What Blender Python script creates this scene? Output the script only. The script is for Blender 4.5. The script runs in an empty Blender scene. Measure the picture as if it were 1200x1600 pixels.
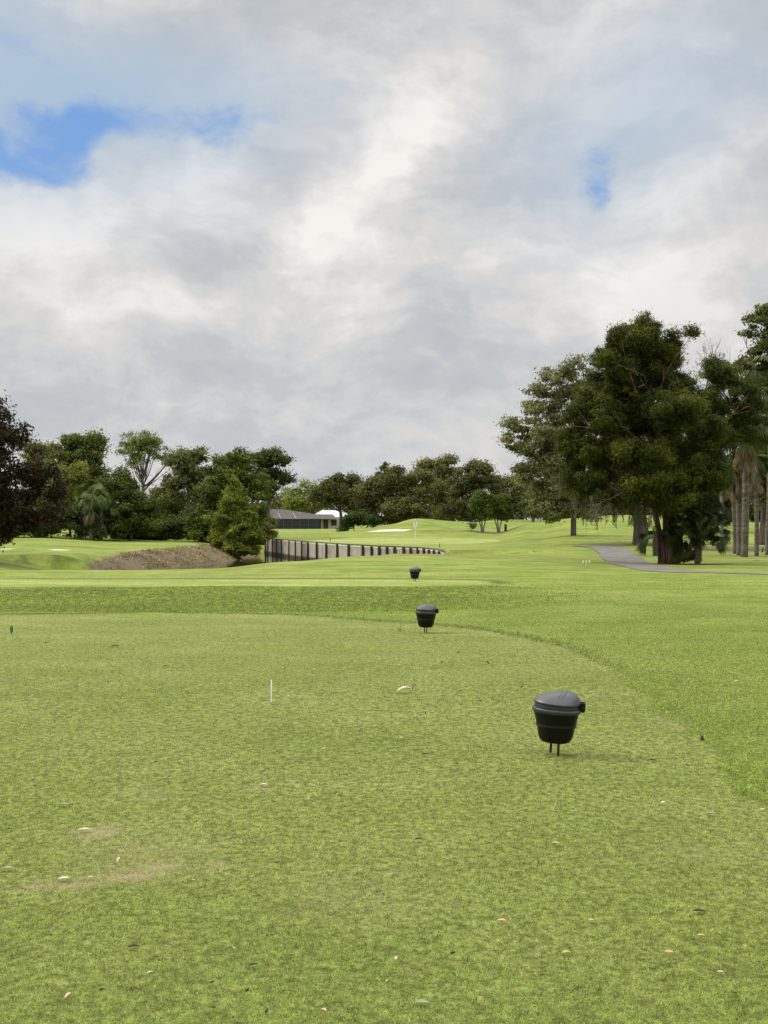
import bpy, math, random
import numpy as np
from mathutils import Vector
S = bpy.context.scene
COL = S.collection
rng = np.random.default_rng(7)
random.seed(7)
F = 2000.0; CX = 600.0; HY = 812.0; EYE = 1.6      # focal length, centre column, horizon row (reference pixels), eye height

# ------------------------------------------------------------------ mesh helpers
class MB:
    def __init__(self): self.v=[]; self.f=[]; self.n=0; self.c=[]; self.smooth=True
    def add(self, verts, faces, col=None):
        verts=np.asarray(verts,float).reshape(-1,3); faces=np.asarray(faces,int)
        self.v.append(verts); self.f.append(faces+self.n); self.n+=len(verts)
        if col is None: col=np.ones((len(verts),3))
        else:
            col=np.asarray(col,float)
            if col.ndim==1: col=np.tile(col,(len(verts),1))
        self.c.append(col)
    def tube(self, pts, rad, seg=8, col=None, cap=True):
        pts=np.asarray(pts,float); rad=np.broadcast_to(np.asarray(rad,float),(len(pts),)); n=len(pts)
        t=np.gradient(pts,axis=0); t/=np.linalg.norm(t,axis=1)[:,None]+1e-9
        ref=np.array([0.,0,1.]) if abs(t[0][2])<.9 else np.array([1.,0,0])
        a=np.cross(t,ref); a/=np.linalg.norm(a,axis=1)[:,None]+1e-9; b=np.cross(t,a)
        ang=np.linspace(0,2*math.pi,seg,endpoint=False)
        ring=pts[:,None,:]+rad[:,None,None]*(np.cos(ang)[None,:,None]*a[:,None,:]+np.sin(ang)[None,:,None]*b[:,None,:])
        v=ring.reshape(-1,3); i=np.arange(n-1)[:,None]*seg; j=np.arange(seg)[None,:]; k=(j+1)%seg
        f=np.stack([i+j,i+k,i+seg+k,i+seg+j],-1).reshape(-1,4)
        self.add(v,f,col)
        if cap:
            self.add(np.vstack([ring[0],pts[:1]]),[[ (q+1)%seg,q,seg] for q in range(seg)],col)
            self.add(np.vstack([ring[-1],pts[-1:]]),[[q,(q+1)%seg,seg] for q in range(seg)],col)
    def box(self, x0,x1,y0,y1,z0,z1,col=None):
        v=[(x0,y0,z0),(x1,y0,z0),(x1,y1,z0),(x0,y1,z0),(x0,y0,z1),(x1,y0,z1),(x1,y1,z1),(x0,y1,z1)]
        self.add(v,[(0,3,2,1),(4,5,6,7),(0,1,5,4),(1,2,6,5),(2,3,7,6),(3,0,4,7)],col)
    def build(self,name,mat,parent=None,smooth=True,offset=None):
        v=np.vstack(self.v); c=np.vstack(self.c)
        if offset is not None: v=v-np.asarray(offset)
        me=bpy.data.meshes.new(name)
        tot=np.concatenate([np.full(len(f),f.shape[1]) for f in self.f]); lp=np.concatenate([f.ravel() for f in self.f])
        me.vertices.add(len(v)); me.vertices.foreach_set('co',v.ravel().astype(np.float32))
        me.loops.add(len(lp)); me.loops.foreach_set('vertex_index',lp.astype(np.int32))
        me.polygons.add(len(tot)); st=np.concatenate([[0],np.cumsum(tot)[:-1]])
        me.polygons.foreach_set('loop_start',st.astype(np.int32)); me.polygons.foreach_set('loop_total',tot.astype(np.int32))
        me.polygons.foreach_set('use_smooth',np.full(len(tot),smooth))
        a=me.color_attributes.new('tint','FLOAT_COLOR','POINT')
        a.data.foreach_set('color',np.hstack([c,np.ones((len(c),1))]).ravel().astype(np.float32))
        me.update(calc_edges=True); me.materials.append(mat)
        o=bpy.data.objects.new(name,me); COL.objects.link(o)
        if parent is not None: o.parent=parent
        return o

def tag(o,label=None,cat=None,group=None,kind=None):
    if label: o['label']=label
    if cat: o['category']=cat
    if group: o['group']=group
    if kind: o['kind']=kind
    return o
def empty(name,loc,label,cat,group=None,rz=0):
    o=bpy.data.objects.new(name,None); o.empty_display_size=.2; COL.objects.link(o); o.location=loc; o.rotation_euler.z=rz
    return tag(o,label,cat,group)
def copy_tree(o,parent=None):
    c=o.copy(); COL.objects.link(c)
    if parent is not None: c.parent=parent
    for ch in list(o.children): copy_tree(ch,c)
    return c

# ------------------------------------------------------------------ materials
def new_mat(name):
    m=bpy.data.materials.new(name); m.use_nodes=True; nt=m.node_tree; nt.nodes.clear()
    return m,nt
def N(nt,t,**kw):
    n=nt.nodes.new(t)
    for k,v in kw.items():
        if k in ('operation','blend_type','data_type','attribute_name','vector_type','interpolation_type','noise_dimensions','clamp','sky_type','sun_disc','sun_elevation','sun_rotation','feature','rotation_type'): setattr(n,k,v)
    return n
def setv(nt,sock,v):
    if isinstance(v,bpy.types.NodeSocket): nt.links.new(v,sock)
    elif isinstance(v,(tuple,list)):
        sock.default_value = tuple(v)+(1,) if len(v)==3 and sock.type=='RGBA' else tuple(v)
    else: sock.default_value=v
def math_(nt,op,a,b=0.,c=None,clamp=False):
    n=nt.nodes.new('ShaderNodeMath'); n.operation=op; n.use_clamp=clamp
    setv(nt,n.inputs[0],a); setv(nt,n.inputs[1],b)
    if c is not None: setv(nt,n.inputs[2],c)
    return n.outputs[0]
def mix(nt,fac,a,b,bt='MIX'):
    n=nt.nodes.new('ShaderNodeMix'); n.data_type='RGBA'; n.blend_type=bt
    setv(nt,n.inputs[0],fac); setv(nt,n.inputs[6],a); setv(nt,n.inputs[7],b); return n.outputs[2]
def mrange(nt,v,a,b,c=0.,d=1.,smooth=True):
    n=nt.nodes.new('ShaderNodeMapRange'); n.interpolation_type='SMOOTHSTEP' if smooth else 'LINEAR'; n.clamp=True
    for i,x in enumerate((v,a,b,c,d)): setv(nt,n.inputs[i],x)
    return n.outputs[0]
def noise(nt,vec,scale,detail=4,rough=.55,dist=0.):
    n=nt.nodes.new('ShaderNodeTexNoise'); setv(nt,n.inputs['Vector'],vec)
    n.inputs['Scale'].default_value=scale; n.inputs['Detail'].default_value=detail
    n.inputs['Roughness'].default_value=rough; n.inputs['Distortion'].default_value=dist; return n
def mapping(nt,vec,loc=(0,0,0),rot=(0,0,0),scale=(1,1,1)):
    n=nt.nodes.new('ShaderNodeMapping'); setv(nt,n.inputs[0],vec); n.inputs[1].default_value=loc; n.inputs[2].default_value=rot; n.inputs[3].default_value=scale; return n.outputs[0]
def attr(nt,name):
    n=nt.nodes.new('ShaderNodeAttribute'); n.attribute_name=name; return n
def coords(nt): return nt.nodes.new('ShaderNodeTexCoord').outputs['Object']
def geo_pos(nt): return nt.nodes.new('ShaderNodeNewGeometry').outputs['Position']
def finish(nt,sh):
    o=nt.nodes.new('ShaderNodeOutputMaterial'); nt.links.new(sh,o.inputs[0])
def princ(nt,col,rough=.7,bump=None,bstr=.3,bdist=.02,spec=.5,metal=0.):
    p=nt.nodes.new('ShaderNodeBsdfPrincipled'); setv(nt,p.inputs['Base Color'],col); setv(nt,p.inputs['Roughness'],rough)
    p.inputs['Specular IOR Level'].default_value=spec; p.inputs['Metallic'].default_value=metal
    if bump is not None:
        b=nt.nodes.new('ShaderNodeBump'); b.inputs['Strength'].default_value=bstr; b.inputs['Distance'].default_value=bdist
        setv(nt,b.inputs['Height'],bump); nt.links.new(b.outputs[0],p.inputs['Normal'])
    return p
def simple(name,col,rough=.6,nscale=8.,var=.25,bstr=.2,bdist=.01,spec=.5,detail=5,stretch=(1,1,1),use_tint=False,metal=0.):
    m,nt=new_mat(name); v=mapping(nt,coords(nt),scale=stretch); n=noise(nt,v,nscale,detail,.6)
    f=mrange(nt,n.outputs[0],.3,.7,1-var,1+var,False)
    c=mix(nt,1.,tuple(col),f,'MULTIPLY')
    nt2=f
    mm=nt.nodes.new('ShaderNodeCombineColor')
    for i in range(3): setv(nt,mm.inputs[i],f)
    c=mix(nt,1.,tuple(col),mm.outputs[0],'MULTIPLY')
    if use_tint: c=mix(nt,1.,c,attr(nt,'tint').outputs['Color'],'MULTIPLY')
    p=princ(nt,c,rough,n.outputs[0],bstr,bdist,spec,metal); finish(nt,p.outputs[0]); return m
def foliage_mat(name,trans=.35,rough=.55):
    m,nt=new_mat(name); c=attr(nt,'tint').outputs['Color']
    p=princ(nt,c,rough,spec=.10)
    t=nt.nodes.new('ShaderNodeBsdfTranslucent'); c2=mix(nt,1.,c,(1.3,1.35,.6),'MULTIPLY'); setv(nt,t.inputs[0],c2)
    mx=nt.nodes.new('ShaderNodeMixShader'); mx.inputs[0].default_value=trans
    nt.links.new(p.outputs[0],mx.inputs[1]); nt.links.new(t.outputs[0],mx.inputs[2]); finish(nt,mx.outputs[0]); return m

M={}
M['leaf']=foliage_mat('foliage',.25)
M['blade']=foliage_mat('grass_blade',.3,.6)
M['dry']=foliage_mat('dry_frond',.15,.8)
def bark_mat(name,c1,c2,scale=5):
    m,nt=new_mat(name); v=mapping(nt,coords(nt),scale=(1,1,.15)); n=noise(nt,v,scale,6,.65,.4)
    n2=noise(nt,coords(nt),1.3,4,.6)
    c=mix(nt,mrange(nt,n.outputs[0],.35,.65),c1,c2); c=mix(nt,mrange(nt,n2.outputs[0],.45,.7,0,.5),c,tuple(x*.55 for x in c1))
    p=princ(nt,c,.9,n.outputs[0],.9,.05,.2); finish(nt,p.outputs[0]); return m
M['bark']=bark_mat('bark_grey_brown',(.07,.055,.045),(.16,.135,.11))
M['bark_red']=bark_mat('bark_cedar',(.028,.017,.013),(.19,.115,.085),3.5)
M['bark_pale']=bark_mat('bark_pale',(.13,.12,.10),(.26,.24,.20))
M['moss']=foliage_mat('spanish_moss',.2,.9)
M['black']=simple('black_plastic',(.003,.0032,.004),.42,20,.3,.1,.002,.22)
M['lid']=simple('weathered_lid_plastic',(.045,.046,.051),.34,9,.45,.1,.002,.5)
M['band']=simple('dark_lid_skirt',(.025,.028,.034),.45,14,.3,.1,.002,.5)
M['white']=simple('white_paint',(.8,.8,.78),.5,20,.08,.05,.001)
M['greenpl']=simple('green_plastic',(.02,.16,.07),.5,20,.2,.05,.001)
M['steel']=simple('dark_steel',(.012,.012,.013),.5,30,.3,.1,.001,.5)

# ------------------------------------------------------------------ terrain height
YN=[-60,0,10,18,23.5,27,34,39.6,46,52,58,70,80,90,100,108,116,124,132,140,160,200,300,700,1600]
A=[0,0,-.01,-.11,-.15,-.33,-.19,-.24]
B=[0,0,-.01,-.10,-.14,-.26,-.19,-.24]
C_=[0,0,-.01,-.09,-.13,-.17,-.20,-.25]
T={
-300:A+[-.33,-.45,-.6,-.75,-.6,-.42,-.2,-.05,0,0,-.05,-.1,-.2,-.3,-.35,-.4,-.4],
60:  A+[-.33,-.45,-.6,-.75,-.55,-.35,-.1,.02,.08,.05,0,-.1,-.2,-.3,-.35,-.4,-.4],
200: A+[-.34,-.46,-.52,-.6,-.6,-.55,-.45,-.36,-.28,-.25,-.25,-.25,-.3,-.3,-.35,-.4,-.4],
330: A+[-.30,-.40,-.44,-.5,-.5,-.5,-.48,-.48,-.48,-.42,-.4,-.4,-.35,-.3,-.35,-.4,-.4],
450: A+[-.22,-.16,-.15,-.15,-.15,-.17,-.2,-.2,-.2,-.2,-.22,-.25,-.3,-.3,-.35,-.4,-.4],
560: A+[-.18,-.04,.04,.0,-.15,-.17,-.22,-.25,-.05,.42,.4,.4,.0,-.2,-.35,-.4,-.4],
605: A+[-.18,-.04,.04,0,-.15,-.18,-.25,-.27,.0,.55,1.0,1.05,.3,-.1,-.3,-.4,-.4],
650: A+[-.19,-.05,.03,-.03,-.15,-.2,-.28,-.28,0,.62,1.55,1.72,.8,0,-.3,-.4,-.4],
720: B+[-.2,-.07,.0,-.12,-.18,-.2,-.25,-.2,.0,.5,1.1,1.4,1.0,.3,0,-.4,-.4],
775: B+[-.22,-.12,-.05,-.15,-.18,-.2,-.2,-.12,.0,.28,.5,.9,1.6,1.2,.4,-.4,-.4],
835: C_+[-.24,-.17,-.1,-.18,-.18,-.12,.02,.3,.7,1.2,1.25,1.1,1.5,1.3,.6,-.4,-.4],
900: C_+[-.28,-.24,-.22,-.25,-.12,.05,.35,.7,1.1,1.5,1.62,1.7,1.9,1.5,.6,-.4,-.4],
960: C_+[-.30,-.31,-.31,-.28,-.12,.1,.4,.8,1.2,1.7,2.0,2.1,2.2,1.6,.8,-.4,-.4],
1020:C_+[-.30,-.32,-.33,-.32,-.1,.12,.45,.75,1.15,1.55,1.85,2.0,1.9,1.5,.8,-.4,-.4],
1120:C_+[-.30,-.33,-.35,-.40,-.35,-.3,-.2,-.08,.02,.15,.25,.4,.7,1.0,.9,-.4,-.4],
1500:C_+[-.30,-.33,-.35,-.40,-.35,-.3,-.2,-.1,.0,.1,.2,.3,.6,1.0,.9,-.4,-.4]}
TP=np.array(sorted(T)); TZ=np.array([T[p] for p in TP]); YN=np.array(YN,float)
def pchip_rows(y):
    # smooth monotone-ish interpolation along Y for all columns -> (ncol, len(y))
    h=np.diff(YN); d=np.diff(TZ,axis=1)/h
    m=np.zeros_like(TZ); a=d[:,:-1]; b=d[:,1:]; w1=2*h[1:]+h[:-1]; w2=h[1:]+2*h[:-1]
    with np.errstate(divide='ignore',invalid='ignore'): hm=(w1+w2)/(w1/a+w2/b)
    m[:,1:-1]=np.where(a*b>0,hm,0)
    y=np.clip(y,YN[0],YN[-1]-1e-6); i=np.clip(np.searchsorted(YN,y,side='right')-1,0,len(YN)-2)
    t=(y-YN[i])/h[i]; t2=t*t; t3=t2*t
    return (2*t3-3*t2+1)*TZ[:,i]+(t3-2*t2+t)*h[i]*m[:,i]+(-2*t3+3*t2)*TZ[:,i+1]+(t3-t2)*h[i]*m[:,i+1]
def px_of(x,y): return CX+F*x/np.maximum(y,3.)
def W(px,Y): return ((px-CX)*Y/F, Y)
POND=[(160,79.5),(180,81),(200,82.2),(240,84.8),(300,90.7),(340,97),(362,102.5),(379,108),(385,122),(400,150),
      (415,125),(453,111),(497,101),(547,92),(595,86.4),(655,82),(681,77.3),(694,73.5),
      (690,70),(640,67.5),(600,67),(500,67),(400,64),(300,62),(220,63),(170,70)]
PW=np.array([W(*p) for p in POND]); BW=np.array([3.,3.2,3.2,3.2,3.4,3.6,3.6,4,4,.5, .4,.4,.4,.4,.4,.4,.4,5, 8,9,9.5,11,11,11,11,9])
def sdf_poly(P,x,y):
    best=np.full(x.shape,1e9); idx=np.zeros(x.shape,int); inside=np.zeros(x.shape,bool)
    n=len(P)
    for i in range(n):
        a=P[i]; b=P[(i+1)%n]; e=b-a
        t=np.clip(((x-a[0])*e[0]+(y-a[1])*e[1])/(e@e),0,1)
        d=np.hypot(x-a[0]-t*e[0],y-a[1]-t*e[1]); k=d<best; best[k]=d[k]; idx[k]=i
        c=((a[1]>y)!=(b[1]>y)); 
        with np.errstate(divide='ignore',invalid='ignore'): xi=a[0]+(y-a[1])*e[0]/(e[1] if e[1]!=0 else 1e-9)
        inside^=(c&(x<xi))
    return np.where(inside,-best,best),idx
WATER=-1.71
def vnoise(x,y,s,seed=0):
    # cheap smooth value noise
    r=np.random.default_rng(seed).random((64,64)); X=x/s; Y=y/s
    i=np.floor(X).astype(int); j=np.floor(Y).astype(int); fx=X-i; fy=Y-j
    fx=fx*fx*(3-2*fx); fy=fy*fy*(3-2*fy)
    g=lambda a,b:r[a%64,b%64]
    return (g(i,j)*(1-fx)+g(i+1,j)*fx)*(1-fy)+(g(i,j+1)*(1-fx)+g(i+1,j+1)*fx)*fy-.5
SM=lambda t:np.clip(t,0,1)**2*(3-2*np.clip(t,0,1))
def ground_z(x,y,pond=True):
    x=np.atleast_1d(np.asarray(x,float)); y=np.atleast_1d(np.asarray(y,float))
    p=np.clip(px_of(x,y),TP[0],TP[-1]-1e-6); rows=pchip_rows(y)
    i=np.clip(np.searchsorted(TP,p,side='right')-1,0,len(TP)-2); t=SM((p-TP[i])/(TP[i+1]-TP[i])); k=np.arange(len(x))
    z=rows[i,k]*(1-t)+rows[i+1,k]*t
    far=SM((y-44)/30)
    z=z+vnoise(x,y,9,1)*.05*SM((y-20)/20)+vnoise(x,y,4.3,31)*.07*SM((px_of(x,y)-720)/150)*SM((y-14)/8)+(vnoise(x,y,14,2)*.22+vnoise(x,y,7.5,43)*.12)*far*SM((px_of(x,y)-700)/100)+vnoise(x,y,2.3,3)*.02*SM((y-5)/15)+vnoise(x,y,.5,4)*.006
    z=z+ np.where((y>24)&(y<35),vnoise(x,y,.9,9)*.04,0)
    if pond:
        m=(y>45)&(y<165)&(np.abs(x)<40)
        d,idx=sdf_poly(PW,x[m],y[m]); w=BW[idx]
        zb=z[m]; s=np.clip(d/w,0,1); prof=np.where(w<1,s,np.where(w<5,1-(1-s)**1.7,SM(s)))
        zo=WATER+(zb-WATER)*prof; zi=WATER-np.minimum(-d*.5,.7)
        zi=np.where((w<1)&(d<0),WATER-.7,zi); z[m]=np.where(d>0,zo,zi)
    return z
def gz(x,y): return float(ground_z([x],[y])[0])
def G(px,Y): 
    x,y=W(px,Y); return (x,y,gz(x,y))
def at(px,py,Y): return np.array([(px-CX)*Y/F,Y,EYE-(py-HY)*Y/F])

# tee / green outlines
def pyw(px,py,z): Y=(EYE-z)*F/(py-HY); return W(px,Y)
TEE=np.array([pyw(-500,962,-.15),pyw(0,962,-.15),pyw(250,957,-.15),pyw(450,962,-.15),pyw(640,975,-.14),pyw(740,985,-.13),pyw(800,996,-.11),pyw(860,1010,-.1),pyw(900,1025,-.09),
     pyw(945,1047,-.07),pyw(980,1070,-.05),pyw(1040,1120,-.02),pyw(1095,1165,-.01),pyw(1150,1225,-.01),pyw(1210,1290,0),(3.2,3.2),(3.9,0),(3,-20),(-40,-20)])
def arc(cx,cy,rx,ry,n=40,p=2.4):
    a=np.linspace(0,2*math.pi,n,endpoint=False); c,s=np.cos(a),np.sin(a)
    return np.stack([cx+rx*np.sign(c)*abs(c)**(2/p),cy+ry*np.sign(s)*abs(s)**(2/p)],1)
TEE2=arc(-7,37.0,10.2,2.7,p=4)
GREEN=arc(1.4,106.5,8.2,9.5)
FAIRBAND=arc(0,62,26,24)

WORN=((210,1335,.30,.36,.45),(150,1300,.15,.12,.9),(205,1368,.18,.09,1.),(252,1354,.11,.06,1.),(100,1380,.15,.06,.9),(340,1350,.06,.05,.9),(412,1232,.06,.04,1.),(60,1385,.08,.05,.8),(540,1400,.35,.3,.25),(235,1240,.22,.2,.35),(1090,1330,.3,.25,.25),(1050,1130,.10,.3,.35))
def worn_field(X,Y):
    wf=np.zeros(len(X)); m=(Y>2)&(Y<14)&(np.abs(X)<4); X_,Y_=X[m],Y[m]; w_=np.zeros(len(X_))
    for (px_0,py_0,rw,rd,k_) in WORN:
        Y0=EYE*F/(py_0-HY); X0=(px_0-CX)*Y0/F; w_=np.maximum(w_,k_*np.exp(-(((X_-X0)/rw)**2+((Y_-Y0)/rd)**2)*(1+1.2*vnoise(X_,Y_,.12,33)))*(1+.9*vnoise(X_,Y_,.07,34)))
    wf[m]=w_; return wf
# ------------------------------------------------------------------ ground mesh
def axis_u():
    a=np.concatenate([np.linspace(-1.6,-.36,60,endpoint=False),np.linspace(-.36,.36,330),np.linspace(.36,1.6,61)[1:]]); return a
u=axis_u(); s=np.geomspace(5,1500,1150)
yy=s-25.; Y2,U2=np.meshgrid(yy,u,indexing='ij'); X2=U2*(Y2+25.)
x=X2.ravel(); y=Y2.ravel()
z=ground_z(x,y)
dt,_=sdf_poly(TEE,x,y); dt2,_=sdf_poly(TEE2,x,y); dg,_=sdf_poly(GREEN,x,y)
z+=.012*SM((dt+.03)/.07)*(y<60)
tee=(1-SM((dt+.05)/.1)); tee2=(1-SM((dt2+.1)/.2)); green=1-SM((dg+.3)/.6)
# rough band between the tees
pxx=px_of(x,y)
lipd=(dt>.02)&(dt<1e3)
rough=SM((y-25.3)/1.2)*(1-SM((y-33.6)/1.0))*(1-SM((pxx-640)/380))
edge=np.exp(-((dt-.09)/.07)**2)*(y<40)*(.12+.88*SM((y-12)/8))+np.exp(-((dt2-.15)/.35)**2)*(y<60)*(y>36)  # mask for the shadow line painted along the tee edges
# sand bunker region and bank soil
px_=pxx
bx,by=x,y
def ell(cx,cy,rx,ry): return ((x-cx)/rx)**2+((y-cy)/ry)**2
sand=1-SM((ell(W(607,124.5)[0],124.0,2.15,1.0)-.75)/.45)
sand=np.maximum(sand,.8*(1-SM((ell(W(93,86.5)[0],86.5,.75,.9)-.6)/.5)))
sand=np.maximum(sand,.7*(1-SM((ell(W(8,87)[0],87,.5,.6)-.6)/.5)))
m=(y>45)&(y<165)&(np.abs(x)<40); bank=np.zeros_like(x)
d,idx=sdf_poly(PW,x[m],y[m]); w=BW[idx]; dd=d+vnoise(x[m],y[m],1.2,5)*1.6
bank[m]=np.where((px_of(x[m],y[m])>138+vnoise(x[m],y[m],1.,8)*14)&(w>2.5)&(w<5)&(idx<10),1-SM((dd-2.7*np.clip((px_of(x[m],y[m])-125)/80,0,1))/.9),0)*1.0
bank[m]=np.maximum(bank[m],np.where((w>=7)|(idx>=10),1-SM((d-1)/.5),0)*(w>1))
under_trees=np.zeros_like(x)     # bare, needle-strewn earth under the big trees
for (p_,Y_,rx,ry) in ((1050,56.3,3.2,2.0),(1000,84,4.5,3.5),(1160,69,3.4,3),(1250,68,4,4),(776,124,3.8,3.0),(1120,84,6,6)):
    cx,cy=W(p_,Y_); under_trees=np.maximum(under_trees,1-SM((ell(cx,cy,rx,ry)-.4+vnoise(x,y,1.1,6)*.5)/.7))
gb=MB(); nu=len(u); ns=len(yy)
i=np.arange(ns-1)[:,None]*nu; j=np.arange(nu-1)[None,:]
f=np.stack([i+j,i+j+1,i+nu+j+1,i+nu+j],-1).reshape(-1,4)
gb.add(np.stack([x,y,z],1),f,np.stack([tee,green,np.clip(rough,0,1)],1))

m,nt=new_mat('turf'); M['ground']=m
P=geo_pos(nt)
nl=noise(nt,P,.09,4,.55); nm=noise(nt,P,.6,5,.6); nf=noise(nt,mapping(nt,P,scale=(1,.6,1)),7.,5,.65); nh=noise(nt,P,60.,3,.7)
ms=nt.nodes.new('ShaderNodeSeparateColor'); setv(nt,ms.inputs[0],attr(nt,'tint').outputs['Color'])
a2=attr(nt,'extra').outputs['Color']; ms2=nt.nodes.new('ShaderNodeSeparateColor'); setv(nt,ms2.inputs[0],a2)
edge_shadow=attr(nt,'edge').outputs['Fac']; under_fac=attr(nt,'litter').outputs['Fac']
fair=mix(nt,mrange(nt,nm.outputs[0],.35,.68),(.140,.185,.030),(.20,.245,.050))
fair=mix(nt,mrange(nt,nl.outputs[0],.42,.66,0,.7),fair,(.225,.25,.065))
teec=mix(nt,mrange(nt,nm.outputs[0],.33,.7),(.185,.22,.047),(.235,.262,.075))
nb=noise(nt,P,1.7,5,.7); teec=mix(nt,mrange(nt,nb.outputs[0],.58,.78,0,.6),teec,(.24,.205,.08))
rou=mix(nt,mrange(nt,nf.outputs[0],.4,.6),(.07,.095,.012),(.15,.19,.028))
grn=mix(nt,nm.outputs[0],(.235,.275,.075),(.27,.30,.09))
c=fair; t2=attr(nt,'tee2').outputs['Fac']
c=mix(nt,ms.outputs[2],c,rou); c=mix(nt,ms.outputs[0],c,teec); c=mix(nt,t2,c,(.235,.275,.07)); c=mix(nt,ms.outputs[1],c,grn)
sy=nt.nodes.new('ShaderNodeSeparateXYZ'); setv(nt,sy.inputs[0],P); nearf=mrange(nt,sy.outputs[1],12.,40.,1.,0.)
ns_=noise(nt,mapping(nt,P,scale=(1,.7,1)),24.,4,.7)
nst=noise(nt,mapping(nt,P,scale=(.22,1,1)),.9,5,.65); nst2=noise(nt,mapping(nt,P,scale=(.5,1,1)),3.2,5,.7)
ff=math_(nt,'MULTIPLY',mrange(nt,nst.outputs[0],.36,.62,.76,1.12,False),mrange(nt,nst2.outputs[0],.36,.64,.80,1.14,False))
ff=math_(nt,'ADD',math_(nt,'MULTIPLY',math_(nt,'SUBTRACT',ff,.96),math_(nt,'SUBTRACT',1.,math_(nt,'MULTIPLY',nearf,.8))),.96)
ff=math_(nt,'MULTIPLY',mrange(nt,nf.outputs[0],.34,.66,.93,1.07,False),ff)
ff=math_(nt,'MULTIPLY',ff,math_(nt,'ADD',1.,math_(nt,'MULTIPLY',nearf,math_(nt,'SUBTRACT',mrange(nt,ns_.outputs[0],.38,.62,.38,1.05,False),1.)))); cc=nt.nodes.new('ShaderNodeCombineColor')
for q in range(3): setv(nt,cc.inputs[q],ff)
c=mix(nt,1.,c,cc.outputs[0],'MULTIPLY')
c=mix(nt,math_(nt,'MULTIPLY',edge_shadow,.85),c,(.045,.075,.014))  # shadow of the taller grass at the tee edges, painted into the turf colour
litc=mix(nt,nf.outputs[0],(.09,.07,.045),(.15,.14,.06)); c=mix(nt,math_(nt,'MULTIPLY',under_fac,.7),c,litc)
c=mix(nt,attr(nt,'bare').outputs['Fac'],c,(.25,.205,.115))
soil=mix(nt,nf.outputs[0],(.06,.046,.028),(.22,.172,.108)); c=mix(nt,ms2.outputs[1],c,soil)
c=mix(nt,ms2.outputs[0],c,(.62,.58,.52))
bump=math_(nt,'ADD',math_(nt,'MULTIPLY',nf.outputs[0],1.),math_(nt,'MULTIPLY',nh.outputs[0],.5))
p=princ(nt,c,.85,bump,.5,.04,.1); finish(nt,p.outputs[0])
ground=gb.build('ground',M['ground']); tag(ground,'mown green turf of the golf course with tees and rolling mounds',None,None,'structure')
def addattr(o,name,val,typ='FLOAT'):
    a=o.data.attributes.new(name,typ,'POINT'); a.data.foreach_set('value',val.astype(np.float32))
addattr(ground,'bare',np.clip(worn_field(x,y)*.85,0,1))
a=ground.data.color_attributes.new('extra','FLOAT_COLOR','POINT')
a.data.foreach_set('color',np.stack([sand,bank,np.zeros_like(x),np.ones_like(x)],1).ravel().astype(np.float32))
addattr(ground,'edge',np.clip(edge,0,1)); addattr(ground,'litter',under_trees); addattr(ground,'tee2',tee2)

# water
m,nt=new_mat('pond_water'); P=geo_pos(nt); n=noise(nt,mapping(nt,P,scale=(1,.4,1)),1.2,3,.5)
p=princ(nt,(.030,.021,.013),.05,n.outputs[0],.06,.02,.35); finish(nt,p.outputs[0]); M['water']=m
wb=MB(); c=PW.mean(0); ex=c+(PW-c)*1.0
pts=[]
for k,pp in enumerate(PW):
    dv=pp-c; L=np.hypot(*dv); pts.append(pp+dv/L*(.25 if 10<=k<=17 else 1.2))
pts=np.array(pts); ctr=np.array([W(400,80)])
# two fans keep the concave outline inside the banks
allp=[tuple(q)+(WATER,) for q in pts]
import bmesh
bm=bmesh.new(); vs=[bm.verts.new(q) for q in allp]; fc=bm.faces.new(vs); bmesh.ops.triangulate(bm,faces=[fc])
bm.normal_update()
for q in bm.faces:
    if q.normal.z<0: q.normal_flip()
me=bpy.data.meshes.new('water'); bm.to_mesh(me); bm.free(); me.materials.append(M['water'])
wo=bpy.data.objects.new('water',me); COL.objects.link(wo); tag(wo,'still brown pond water between the dry bank and the timber wall',None,None,'structure')

# asphalt path
m,nt=new_mat('asphalt'); P=geo_pos(nt); n=noise(nt,P,1.1,5,.6); n2=noise(nt,P,45,3,.7)
c=mix(nt,mrange(nt,n.outputs[0],.35,.65),(.112,.106,.092),(.16,.153,.135)); c=mix(nt,mrange(nt,n2.outputs[0],.4,.7,0,.4),c,(.21,.20,.178))
p=princ(nt,c,.9,n2.outputs[0],.4,.01,.2); finish(nt,p.outputs[0]); M['asphalt']=m
def cat(P0,n=12):
    P0=np.asarray(P0,float); out=[]
    Q=np.vstack([2*P0[0]-P0[1],P0,2*P0[-1]-P0[-2]])
    for i in range(1,len(Q)-2):
        for t in np.linspace(0,1,n,endpoint=False):
            a,b,c,d=Q[i-1],Q[i],Q[i+1],Q[i+2]
            out.append(.5*((2*b)+(-a+c)*t+(2*a-5*b+4*c-d)*t*t+(-a+3*b-3*c+d)*t**3))
    out.append(P0[-1]); return np.array(out)
near=cat([W(895,82.5),W(918,79.5),W(931,75),W(936,67),W(943,60),W(965,52.5),W(1000,48.2),W(1050,45.6),W(1110,44.0),W(1200,42.2),W(1300,41.2),W(1600,39)])
farr=cat([W(900,84),W(945,82),W(982,78),W(993,69),W(1005,62),W(1022,55),W(1050,50.3),W(1085,47.4),W(1130,45.3),W(1200,43.4),W(1300,42.4),W(1600,41)])
pb=MB(); K=9; V=[]
for k in range(len(near)):
    for q in range(K):
        t=q/(K-1); pnt=near[k]*(1-t)+farr[k]*t
        if q in(0,K-1): pnt=pnt+rng.normal(0,.03,2)
        V.append((pnt[0],pnt[1],0))
V=np.array(V); V[:,2]=ground_z(V[:,0],V[:,1])+.028
i=np.arange(len(near)-1)[:,None]*K; j=np.arange(K-1)[None,:]
pb.add(V,np.stack([i+j,i+j+1,i+K+j+1,i+K+j],-1).reshape(-1,4))
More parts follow.
